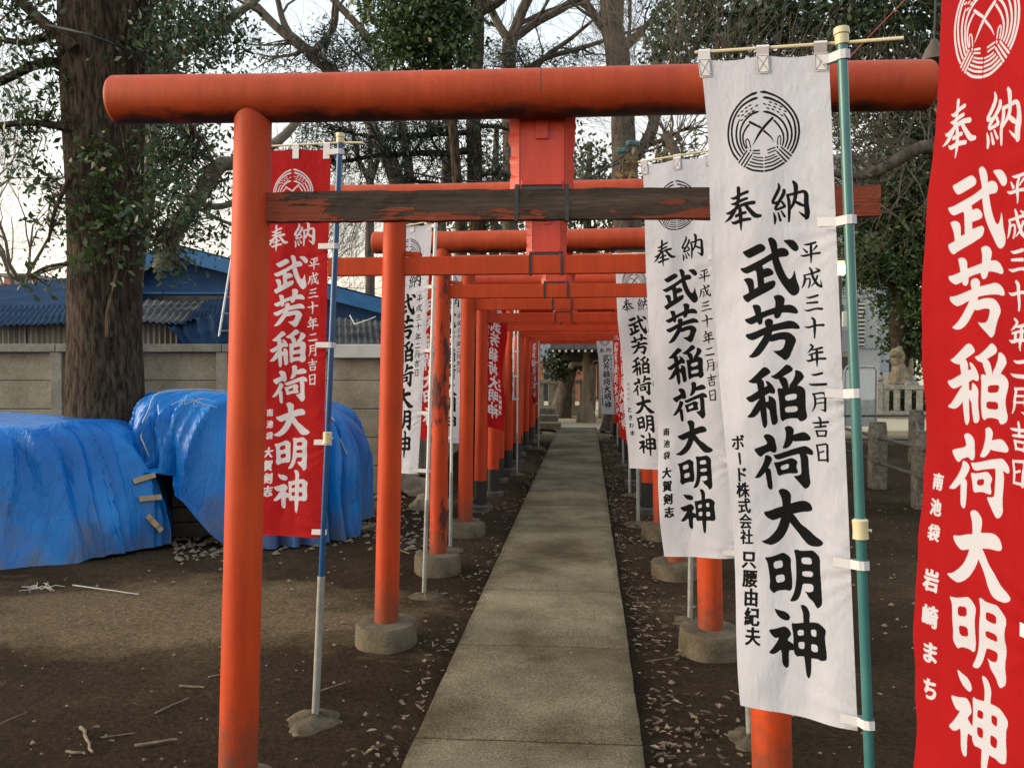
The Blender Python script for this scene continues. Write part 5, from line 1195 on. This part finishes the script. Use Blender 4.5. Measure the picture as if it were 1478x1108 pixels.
# ================================================================ ground litter
def litter():
    random.seed(60); n_ = 0; V = []; Fc = []
    def leaf(x, y, z, s, a, tilt, curl):
        c, s_ = math.cos(a), math.sin(a); base = len(V)
        pr = [(-.5, 0, 0), (-.22, .2, .10), (.12, .23, .12), (.5, 0, .02), (.12, -.23, .12), (-.22, -.2, .10), (0, 0, 0)]
        for px, py, pz in pr:
            zz = pz * curl + px * tilt; X = px * c - py * s_; Y = px * s_ + py * c; V.append((x + X * s, y + Y * s, z + abs(zz) * s + .004))
        for k in ((0, 1, 6), (1, 2, 6), (2, 3, 6), (3, 4, 6), (4, 5, 6), (5, 0, 6)): Fc.append(tuple(base + q for q in k))
    for _ in range(3900):
        q = random.random(); y = 1.6 + 17 * random.random() ** 1.7
        if q < .52:
            cl = .5 + .5 * noise.noise(Vector((3, y * 1.6, 0))); x = PXR + .03 + abs(random.gauss(0, .11 + .1 * cl))
            if random.random() > cl ** 2 * 2.2: continue
        elif q < .78:
            cl = .5 + .5 * noise.noise(Vector((9, y * 1.4, 0))); x = PXL - .02 - abs(random.gauss(0, .06 + .10 * cl))
            if random.random() > cl ** 2 * 1.6: continue
        else: x = random.uniform(-4.5, 5.5)
        if PXL < x < PXR: continue
        s = random.uniform(.018, .055) * (1 if y < 6 else 1.2)
        if q >= .78: s *= .7
        leaf(x, y, random.uniform(0, .012), s, random.uniform(0, 6.28), random.gauss(0, .35), random.uniform(.3, 2.2))
    for _ in range(40): leaf(random.uniform(PXL + .05, PXR - .05), 2 + 12 * random.random(), .034, random.uniform(.012, .03), random.uniform(0, 6.28), .1, .5)
    o = npmesh('fallen_leaves', np.array(V), np.array(Fc), M['litter'], None, False); props(o, 'dry brown leaves scattered along both edges of the path', kind='stuff')
    # small stones, chips
    V = []; Fc = []
    for _ in range(3000):
        y = 1.8 + 16 * random.random() ** 1.6; x = random.uniform(-5, 6)
        if PXL - .02 < x < PXR + .02: continue
        s = random.uniform(.003, .010) * random.choice((1, 1, 1, 1.9)); b = len(V)
        for dx, dy, dz in ((1, 0, 0), (0, 1, 0), (-1, 0, 0), (0, -1, 0), (0, 0, .8)): V.append((x + dx * s * random.uniform(.6, 1.3), y + dy * s * random.uniform(.6, 1.3), dz * s + .0))
        for k in range(4): Fc.append((b + k, b + (k + 1) % 4, b + 4))
    o = npmesh('gravel', np.array(V), np.array(Fc), M['stick'], None, False); props(o, 'tiny stones and chips strewn over the bare earth', kind='stuff')
    # rubble strip beside heaps
    V = []; Fc = []
    for _ in range(900):
        px = random.uniform(250, 640); py = random.gauss(785 - (px - 250) * .12, 16) if px < 540 else random.uniform(690, 800)
        p = atZ(px, max(700, py)); s = random.uniform(.008, .035); b = len(V)
        for dx, dy, dz in ((1, 0, 0), (0, 1, 0), (-1, 0, 0), (0, -1, 0), (.1, .1, .7)): V.append((p.x + dx * s * random.uniform(.6, 1.3), p.y + dy * s * random.uniform(.6, 1.3), dz * s))
        for k in range(4): Fc.append((b + k, b + (k + 1) % 4, b + 4))
    o = npmesh('rubble', np.array(V), np.array(Fc), M['stick'], None, False); props(o, 'chips and rubble strewn in front of the tarpaulins', kind='stuff')
    sticks = [((224, 1030), (272, 1008), .006, 'thin bent stick lying left of the front post'), ((258, 991), (294, 993), .008, 'short snapped twig just above the thin bent one'), ((194, 1078), (255, 1069), .009, 'thick straight stick nearest the bottom left'), ((118, 1052), (135, 1088), .010, 'stubby stick standing out left of the thick straight one'), ((96, 1086), (124, 1089), .008, 'short stick end beside the stubby one'),
              ((145, 1065), (196, 1058), .004, 'hair-thin curved twig left of the front post'), ((0, 1045), (38, 1028), .004, 'thin twig at the left edge'), ((300, 978), (322, 974), .006, 'tiny twig touching the front post'), ((105, 845), (200, 858), .006, 'pale string-like root in front of the long tarpaulin'), ((1060, 1000), (1090, 1012), .004, 'fine twig right of the path'), ((932, 955), (980, 948), .004, 'fine twig by the second right gate base'), ((575, 795), (592, 800), .009, 'short stick between the left banner pole and gate base'), ((455, 1000), (500, 985), .005, 'fine stick beside the blue pole foot')]
    for (a, b, r, lab) in sticks:
        A, Bq = atZ(*a), atZ(*b); r *= .75; pts = [A.lerp(Bq, k / 6) + Vector((random.gauss(0, r * .45), random.gauss(0, r * .45), r * 1.1)) for k in range(7)]
        bm = B(); tube(bm, pts, [r * (1 - .06 * k) for k in range(7)], 7); o = obj('stick', bm, M['stick'] if 'pale' not in lab else M['string'], None, True); props(o, lab, 'stick', 'sticks lying on the earth')
    # loose ends of white string by the tarpaulin foot
    bm = B(); c = atZ(66, 850)
    for _ in range(14):
        a = random.uniform(0, 6.28); p = c + Vector((random.gauss(0, .035), random.gauss(0, .03), .01)); tube(bm, [p, p + Vector((math.cos(a) * .06, math.sin(a) * .05, random.uniform(0, .03))), p + Vector((math.cos(a) * .12, math.sin(a) * .09, .005))], .0022, 4)
    o = obj('string_tangle', bm, M['string'], None, True); props(o, 'tangle of frayed white string at the foot of the long tarpaulin', 'string')
litter()
# ================================================================ FAR END
def stone_fence(label, p0, p1, h=.85, nb=8, base_h=.22, posts=True, end=True):
    p0, p1 = Vector(p0), Vector(p1); p0.z = p1.z = 0; L = (p1 - p0).length; an = math.atan2((p1 - p0).y, (p1 - p0).x); ex = (p1 - p0) / L
    t = thing('stone_fence', p0, label, 'fence', 'carved stone fences', 0)
    bm = B(); box(bm, (p0 + p1) / 2 + Vector((0, 0, base_h / 2)), (L, .34, base_h), rz(an), .02); obj('plinth', bm, M['stone'], t)
    bm = B(); box(bm, (p0 + p1) / 2 + Vector((0, 0, h - .06)), (L, .20, .12), rz(an), .01); obj('top_rail', bm, M['stone'], t)
    for k in range(nb):
        c = p0 + ex * L * (k + .7) / nb; bm = B(); box(bm, (c.x, c.y, (base_h + h - .12) / 2), (.17, .15, h - .12 - base_h), rz(an), .01); obj('baluster', bm, M['stone'], t)
    for c in ((p0,) if end else ()):
        bm = B(); box(bm, (c.x, c.y, h * .55), (.26, .26, h * 1.1), rz(an), .015); obj('end_post', bm, M['stone'], t)
        bm = B(); lathe(bm, (c.x, c.y, h * 1.1), [(.08, 0), (.14, .04), (.15, .10), (.11, .17), (.03, .20)], 16); obj('finial', bm, M['stone'], t, True)
    return t
def far_end():
    d = 24.5
    stone_fence('pale stone fence running across behind the pavilion post', atD(770, 600, d), atD(845, 600, d), h=1.05, nb=5, base_h=.3, end=False)
    stone_fence('short stone fence right of the pavilion post, with rounded end cap', atD(871, 600, d - 1), atD(960, 600, d - 1), h=1.0, nb=6, base_h=.3)
    # water pavilion
    c = atD(862, 606, 22.6); c.z = 0; t = thing('timber_pavilion', c, 'old timber pavilion with white-tipped rafters at the path end', 'pavilion')
    yw = 0.0
    for dx, dy in ((-.29, -1), (1.55, -1), (-.29, .9), (1.55, .9)):
        p = c + Vector((dx, dy, 0)); bm = B(); lathe(bm, p, [(.26, 0), (.25, .10), (.16, .45), (.14, .55)], 4); obj('post_base', bm, M['wood'], t)
        bm = B(); box(bm, p + Vector((0, 0, 1.15)), (.19, .19, 1.5), bev=.015); obj('post', bm, M['wood'], t)
        bm = B(); box(bm, p + Vector((-.12, 0, 1.50)), (.62, .14, .13), bev=.05); box(bm, p + Vector((-.38, 0, 1.44)), (.16, .14, .16), bev=.05); obj('bracket', bm, M['wood'], t)
    for dy in (-1, .9):
        bm = B(); box(bm, c + Vector((.63, dy, 1.70)), (3.0, .18, .2), bev=.01); obj('beam', bm, M['wooddark'], t)
    bm = B(); x0, x1, y0, y1 = -1.2, 2.6, -1.9, 1.8; z0 = 1.86; zr = 3.2
    v = [bm.verts.new(c + Vector(q)) for q in ((x0, y0, z0), (x1, y0, z0), (x1, y1, z0), (x0, y1, z0), (x0 + .6, 0, zr), (x1 - .6, 0, zr))]
    for f in ((0, 1, 5, 4), (1, 2, 5), (2, 3, 4, 5), (3, 0, 4), (3, 2, 1, 0)): bm.faces.new([v[k] for k in f])
    obj('roof', bm, M['wooddark'], t)
    for k in range(24):
        p = c + Vector((x0 + .1 + k * .157, y0 + .1, z0 - .045)); bm = B(); box(bm, p, (.06, .5, .07)); obj('rafter', bm, M['wooddark'], t)
        bm = B(); box(bm, p + Vector((0, -.255, 0)), (.05, .012, .055)); obj('rafter_tip', bm, M['board'], t)
    # round clipped tree
    broadleaf('dark round-headed tree with thick trunk left of the pavilion post', [(808, 604, 20), (812, 580, 14), (818, 550, 11), (825, 525, 11), (830, 500, 9)], 23.6, [(818, 515, 24, 20, 50), (806, 530, 18, 12, 24), (835, 505, 20, 20, 30)], 5200, (.13, .13, .12), .11, 'leafdark', 'bark', seedv=71, rd=.45)
    # trough
    p = atD(884, 600, 22.4); p.z = 0; bm = B(); box(bm, p + Vector((0, 0, .42)), (.55, .8, .84), bev=.04); o = obj('stone_trough', bm, M['statue']); props(o, 'mossy stone block beside the pavilion post', 'stone block')
    # houses behind
    for (x0, x1, ye, yr, d, wm_, lab) in ((770, 850, 521, 500, 34, 'pinkwall', 'reddish house with grey tiled roof seen through the tunnel, left'), (862, 935, 519, 505, 36, 'pinkwall', 'reddish house right of the pavilion post, seen through the tunnel')):
        a, b = atD(x0, ye, d), atD(x1, ye, d); t = thing('house', ((a.x + b.x) / 2, a.y, 0), lab, 'house', 'houses beyond the shrine')
        m_ = (a + b) / 2; w_ = (b - a).length
        bm = B(); box(bm, (m_.x, m_.y + 2, a.z / 2), (w_, 4, a.z)); obj('wall', bm, M[wm_], t)
        zr = atD(x0, yr, d).z + .5; bm = B(); q = [(-w_ / 2 - .4, -.5, a.z), (w_ / 2 + .4, -.5, a.z), (w_ / 2 + .4, 4.5, a.z), (-w_ / 2 - .4, 4.5, a.z), (-w_ / 2 - .4, 2, zr + .4), (w_ / 2 + .4, 2, zr + .4)]
        v = [bm.verts.new(Vector((m_.x, m_.y, 0)) + Vector(k)) for k in q]
        for f in ((0, 1, 5, 4), (2, 3, 4, 5), (0, 4, 3), (1, 2, 5), (3, 2, 1, 0)): bm.faces.new([v[k] for k in f])
        obj('roof', bm, M['tiles'], t)
        bm = B(); box(bm, (m_.x - .1, m_.y - .02, a.z - 1.2), (1.2, .06, 1.3)); f = obj('window', bm, M['glass'], t)
        bm = B(); box(bm, (m_.x - .1, m_.y - .04, a.z - .5), (1.35, .08, .06)); obj('window_lintel', bm, M['wooddark'], t)
    # steps left of the end, and root right of it
    for k in range(3):
        p = atD(786 + k * 1.5, 622 - k * 8, 19.3 + k * .5); bm = B(); box(bm, (p.x, p.y, .10 + k * .14), (.75 - k * .14, .5, .14), bev=.012); o = obj('stone_step', bm, M['statue']); props(o, ['lowest', 'middle', 'topmost'][k] + ' of the three stone steps at the tunnel end, left', 'step', 'stone steps left of the path end')
    W = Wood(); random.seed(80); d = 18.5
    plimb(W, [(884, 500, 5), (882, 560, 6), (880, 600, 8), (876, 622, 14)], d, 10)
    for pl in ([(880, 605, 6), (870, 622, 4), (862, 632, 2)], [(882, 608, 6), (890, 628, 4)], [(880, 600, 5), (874, 612, 5), (866, 622, 3)]): plimb(W, pl, d, 6)
    b = atD(880, 626, d); tree('slim tree with flared roots behind the farthest white banner', (b.x, b.y, 0), W, 'bark')
far_end()
# ================================================================ RIGHT BACKGROUND
def right_side():
    stone_fence('light stone fence in front of the guardian statue, right', atD(1267, 604, 23.5), atD(1400, 604, 22.5), h=.92, nb=8, base_h=.2)
    hd = atD(1310, 604, 24.6); hd.z = 0; th = thing('clipped_hedge', hd, 'dark low hedge filling the gaps behind the light stone fence', 'hedge')
    hc = [hd + Vector((random.uniform(-.95, 1.3), random.uniform(-.2, .2), random.uniform(.1, .72))) for _ in range(260)]
    o = leaves(hc, 5200, (.07, .07, .05), .09, 'foliage', M['leafdark'], th, asp=.5); o['kind'] = 'stuff'
    bm = B(); [tube(bm, [hd + Vector((q, 0, 0)), hd + Vector((q + .05, 0, .5))], .025, 6) for q in (-.7, -.2, .3, .8)]; obj('stem', bm, M['barkdark'], th)
    # guardian lion-dog on a plinth behind it
    c = atD(1297, 604, 26.0); c.z = 0; t = thing('guardian_statue', c, 'weathered stone guardian lion-dog seated on its plinth behind the fence', 'statue')
    bm = B(); box(bm, c + Vector((0, 0, .42)), (.9, .9, .84), bev=.02); obj('plinth', bm, M['stone'], t)
    bm = B()
    for (x, y, z, sx, sy, sz) in ((0, 0, 1.08, .30, .28, .28), (-.02, -.02, 1.32, .22, .22, .30), (-.08, -.05, 1.58, .19, .19, .20), (-.12, -.12, 1.83, .20, .20, .17), (-.26, -.18, 1.78, .10, .10, .08), (-.02, -.06, 1.98, .09, .09, .07), (.02, .05, 1.70, .17, .17, .24), (-.14, -.18, 1.10, .08, .08, .28), (-.14, .05, 1.10, .08, .08, .28), (-.2, -.2, .9, .12, .1, .07), (-.2, .06, .9, .12, .1, .07), (.2, -.18, 1.0, .17, .12, .18), (.2, .16, 1.0, .17, .12, .18), (.33, .02, 1.25, .10, .10, .22), (.36, .02, 1.5, .08, .09, .16), (.05, -.24, .9, .16, .08, .06)):
        r_ = bmesh.ops.create_icosphere(bm, subdivisions=3, radius=1)
        for v in r_['verts']: v.co = c + Vector((x + v.co.x * sx, y + v.co.y * sy, z + v.co.z * sz + 0))
    o = obj('lion_dog', bm, M['statue'], t, True)
    rm = o.modifiers.new('remesh', 'REMESH'); rm.mode = 'VOXEL'; rm.voxel_size = .035; rm.use_smooth_shade = True
    for k in (0, 1):
        p = atD(1311 + k * 9, 560, 25); t = thing('stone_lantern_finial', (p.x, p.y, 0), ['left', 'right'][k] + ' of the two round-capped stone posts beside the statue', 'stone post', 'round-capped stone posts')
        bm = B(); box(bm, (p.x, p.y, .42), (.16, .16, .84), bev=.01); obj('shaft', bm, M['stone'], t)
        bm = B(); lathe(bm, (p.x, p.y, .84), [(.09, 0), (.13, .05), (.10, .12), (.03, .16)], 12); obj('cap', bm, M['stone'], t, True)
    # rail fence with rough stone posts
    def gp(px, py): 
        q = atZ(px, py); return q
    A = gp(1266, 704); Bq = gp(1331, 732); C = gp(1322, 668); W0 = gp(1160, 655); E0 = gp(1430, 780)
    posts = [(A, .80, 'left stone post of the pipe-rail fence'), (Bq, .80, 'right front stone post of the pipe-rail fence'), (C, .80, 'stone post standing behind the right front one')]
    for p, h, lab in posts:
        t = thing('stone_post', p, lab, 'post', 'rough stone fence posts'); bm = B(); n_ = 7; w_ = .108; rings = []
        for j in range(n_ + 1):
            z = h * j / n_; ww = w_ * (1 - .15 * (j == n_)); row = []
            for k in range(16):
                a = 2 * math.pi * k / 16; sq = 1 / max(abs(math.cos(a)), abs(math.sin(a))); sq = min(sq, 1.25)
                q = Vector((math.cos(a), math.sin(a), 0)) * ww * sq * .9; q *= 1 + .09 * noise.noise(Vector((q.x * 9, q.y * 9, z * 6 + p.x)))
                row.append(bm.verts.new(p + q + Vector((0, 0, z - (.03 if j == 0 else 0)))))
            rings.append(row)
        for a, b in zip(rings, rings[1:]):
            for k in range(16): bm.faces.new((a[k], a[(k + 1) % 16], b[(k + 1) % 16], b[k]))
        bm.faces.new(rings[-1]); obj('shaft', bm, M['roughstone'], t, True)
    t = thing('pipe_rail', A, 'two dark pipe rails sagging between the rough stone posts', 'railing')
    for z in (.62, .32):
        for P0, P1 in ((W0, A), (A, Bq), (Bq, E0), (Bq, C) if z > .5 else (W0, A)):
            if P0 is W0 and P1 is A and z < .5 and False: continue
            bm = B(); tube(bm, [P0 + Vector((0, 0, z)), (P0 + P1) / 2 + Vector((0, 0, z - .01)), P1 + Vector((0, 0, z))], .022, 8); obj('rail', bm, M['rail'], t, True)
    t = thing('far_pipe_rail', gp(1300, 640), 'long thin pipe rail in front of the light stone fence', 'railing')
    for z in (.55, .12):
        a, b = atD(1200, 640, 15.5), atD(1450, 640, 15.5); a.z = b.z = z; bm = B(); tube(bm, [a, b], .022, 8); obj('rail', bm, M['rail'], t, True)
    for px in (1212, 1340, 1445):
        a = atD(px, 640, 15.5); bm = B(); tube(bm, [(a.x, a.y, 0), (a.x, a.y, .6)], .024, 8); obj('rail_post', bm, M['rail'], t, True)
    # notice board
    p = atZ(1241, 634); t = thing('notice_board', p, 'steel-framed notice board with white sheet, behind the teal pole', 'notice board')
    d = 17; w_ = .64; bm = B(); ex = rgt; P = lambda x, z: p + ex * x + Vector((0, 0, z))
    pts = [P(-w_ / 2, 0), P(-w_ / 2, 1.36), P(-w_ / 2 + .05, 1.44), P(w_ / 2 - .05, 1.44), P(w_ / 2, 1.36), P(w_ / 2, 0)]; tube(bm, pts, .025, 8); obj('frame', bm, M['alu'], t, True)
    bm = B(); box(bm, P(0, 1.09), (w_ - .06, .02, .58), rz(YAW)); obj('upper_sheet', bm, M['board'], t)
    bm = B(); box(bm, P(0, .52), (w_ - .06, .02, .52), rz(YAW)); obj('lower_sheet', bm, M['board2'], t)
    # lamp post
    p = atZ(1210, 620); t = thing('street_lamp', p, 'glowing yellow-green street lamp just left of the teal pole', 'street lamp')
    dl = (p - CAM).dot(fwd); z1 = atD(1211, 398, dl).z; z2 = atD(1211, 378, dl).z
    bm = B(); tube(bm, [p, p + Vector((0, 0, z1))], .055, 10); obj('lamp_pole', bm, M['rail'], t, True)
    em, n, l, pr = nt('lamp_glow'); pr.inputs['Base Color'].default_value = (.8, .8, .4, 1); pr.inputs['Emission Color'].default_value = (.85, .9, .22, 1); pr.inputs['Emission Strength'].default_value = 2.6
    bm = B(); lathe(bm, (p.x, p.y, z1), [(.09, 0), (.115, .03), (.12, (z2 - z1) * .8), (.10, z2 - z1)], 16); obj('lamp_glass', bm, em, t, True)
    bm = B(); lathe(bm, (p.x, p.y, z2), [(.13, 0), (.12, .03), (.03, .06)], 16); obj('lamp_cap', bm, M['rail'], t, True)
    # white building
    d = 34; cnr = atD(1269, 600, d); cnr.z = 0; t = thing('apartment_building', cnr, 'pale grey flat-walled building behind the trees at right', 'building')
    Hh = 9.5; ex = rgt; bk = Vector((fwd.x, fwd.y, 0)).normalized(); q0 = cnr - ex * 7; rt = (ex * .55 + bk * .8).normalized()
    def quadbox(a, b, depthv, z0, z1, name, m):
        bm = B(); v = [bm.verts.new(Vector(k)) for k in ((a.x, a.y, z0), (b.x, b.y, z0), (b.x, b.y, z1), (a.x, a.y, z1))]; v2 = [bm.verts.new(k.co + depthv) for k in v]
        bm.faces.new(v); bm.faces.new(list(reversed(v2)))
        for k in range(4): bm.faces.new((v[k], v2[k], v2[(k + 1) % 4], v[(k + 1) % 4]))
        bmesh.ops.recalc_face_normals(bm, faces=bm.faces[:]); return obj(name, bm, m, t)
    quadbox(q0, cnr, bk * .25, 0, Hh, 'front_wall', M['whitewall']); quadbox(cnr + bk * .26, cnr + bk * .26 + rt * 9, bk * .25, 0, Hh - .02, 'side_wall', M['greywall'])
    bm = B(); box(bm, cnr - ex * 3.4 + bk * 3 + Vector((0, 0, Hh + .15)), (7.4, 6.4, .3), rz(YAW)); obj('roof', bm, M['greywall'], t)
    f = -bk * .03
    x0, x1 = (1233 - 1269) * d / F, (1246 - 1269) * d / F; zt, zb = atD(0, 436, d).z, atD(0, 500, d).z
    a = cnr + ex * (x0 + x1) / 2 + f; bm = B(); box(bm, (a.x, a.y, (zt + zb) / 2), (x1 - x0, .04, zt - zb), rz(YAW)); w0 = obj('window', bm, M['glass'], t)
    for k in range(11):
        z = zb + (zt - zb) * (k + .5) / 11; bm = B(); box(bm, (a.x + .05 * ex.x - bk.x * .05, a.y - bk.y * .05, z), ((x1 - x0) * .72, .03, .07), rz(YAW)); obj('louvre', bm, M['board'], w0).parent = w0
    for z in (atD(0, 423, d).z, atD(0, 430, d).z, atD(0, 503, d).z):
        a = cnr - ex * 2 + f * .4; bm = B(); box(bm, (a.x, a.y, z), (4, .03, .035), rz(YAW)); obj('wall_seam', bm, M['greywall'], t)
    for k, (xa, xb, ya, yb, m_) in enumerate(((1196, 1215, 440, 470, 'glass'), (1190, 1226, 478, 508, 'greywall'), (1196, 1222, 515, 555, 'glass'))):
        x0, x1 = (xa - 1269) * d / F, (xb - 1269) * d / F; z1, z0 = atD(0, ya, d).z, atD(0, yb, d).z; a = cnr + ex * (x0 + x1) / 2 - bk * (.04 + .3 * (k == 1)); bm = B(); box(bm, (a.x, a.y, (z0 + z1) / 2), (x1 - x0, .05 + .5 * (k == 1), z1 - z0), rz(YAW)); obj(('window', 'balcony', 'doorway')[k], bm, M[m_], t)
    a = cnr + ex * ((1215 - 1269) * d / F) - bk * .5; bm = B(); box(bm, (a.x, a.y, atD(0, 462, d).z), (.5, .3, .6), rz(YAW), .02); obj('air_conditioner', bm, M['board'], t)
    for k in range(3):
        a = cnr + bk * .2 + rt * (1.2 + k * 1.9); nr = Vector((rt.y, -rt.x, 0)); bm = B(); box(bm, (a.x + nr.x * .04, a.y + nr.y * .04, .9 + (k % 2) * .5), (1.1, .06, .5), rz(math.atan2(rt.y, rt.x))); obj('window', bm, M['glass'], t)
    # hanging lamp shade and red rod at top right
    p = atD(1348, 78, 3.6); t = thing('hanging_lamp', p + Vector((0, 0, -.1)), 'brown metal lamp shade hanging beyond the right end of the top beam', 'lamp')
    bm = B(); lathe(bm, p + Vector((0, 0, -.03)), [(.055, 0), (.05, .01), (.034, .05), (.018, .075), (.012, .09)], 20); obj('shade', bm, M['shade'], t, True)
    bm = B(); tube(bm, [p + Vector((0, 0, .06)), p + Vector((.05, .1, .6)), p + Vector((.3, .4, 1.6))], .004, 6); obj('wire', bm, M['cable'], t, True)
    bm = B(); tube(bm, [atD(1224, 86, 5), atD(1240, 68, 5), atD(1310, -4, 5), atD(1350, -44, 5)], .004, 6); o = obj('red_rod', bm, M['red_rod'], None, True); props(o, 'thin dull red rod slanting up behind the teal pole top', 'rod')
    # cables
    for pl, r, lab in (([(-40, 15, 8.5), (85, 40, 7.1), (160, 62, 7.1), (268, 108, 8.4), (420, 165, 12)], .011, 'black cable sagging across the thick tree trunk'), ([(560, 240, 13), (640, 258, 13), (735, 264, 13.2), (830, 262, 14), (900, 232, 14), (985, 200, 14)], .016, 'black cable running behind the plaque'), ([(830, 290, 12), (845, 262, 12), (900, 225, 12), (915, 208, 12)], .012, 'short black cable rising to the blue fitting right of the plaque')):
        bm = B(); tube(bm, [Vector(v) for v in cr([tuple(atD(*q)) for q in pl], 5)], r, 6); o = obj('cable', bm, M['cable'], None, True); props(o, lab, 'cable', 'overhead cables')
    # dried vine clump with blue fitting on the trunk
    p = atD(905, 232, 13.8); t = thing('cable_fitting', p, 'blue cable fitting with dried vine hanging right of the plaque', 'cable fitting')
    bm = B(); box(bm, atD(913, 208, 13.8), (.22, .12, .09), rz(.5), .02); box(bm, atD(898, 218, 13.8), (.16, .12, .09), rz(-.3), .02); obj('clamp', bm, M['teal'], t)
    c = blob(905, 245, 13.8, 14, 22, 20, .15); o = leaves(c, 110, (.05, .05, .06), .16, 'dried_leaves', M['dried'], t, asp=.3, hang=1.5); o['kind'] = 'stuff'
    for a, b in ((atD(915, 212, 13.8), atD(917, 262, 13.8)),):
        bm = B(); tube(bm, [a, b], .05, 8); obj('vine_stem', bm, M['wood'], t, True)
right_side()
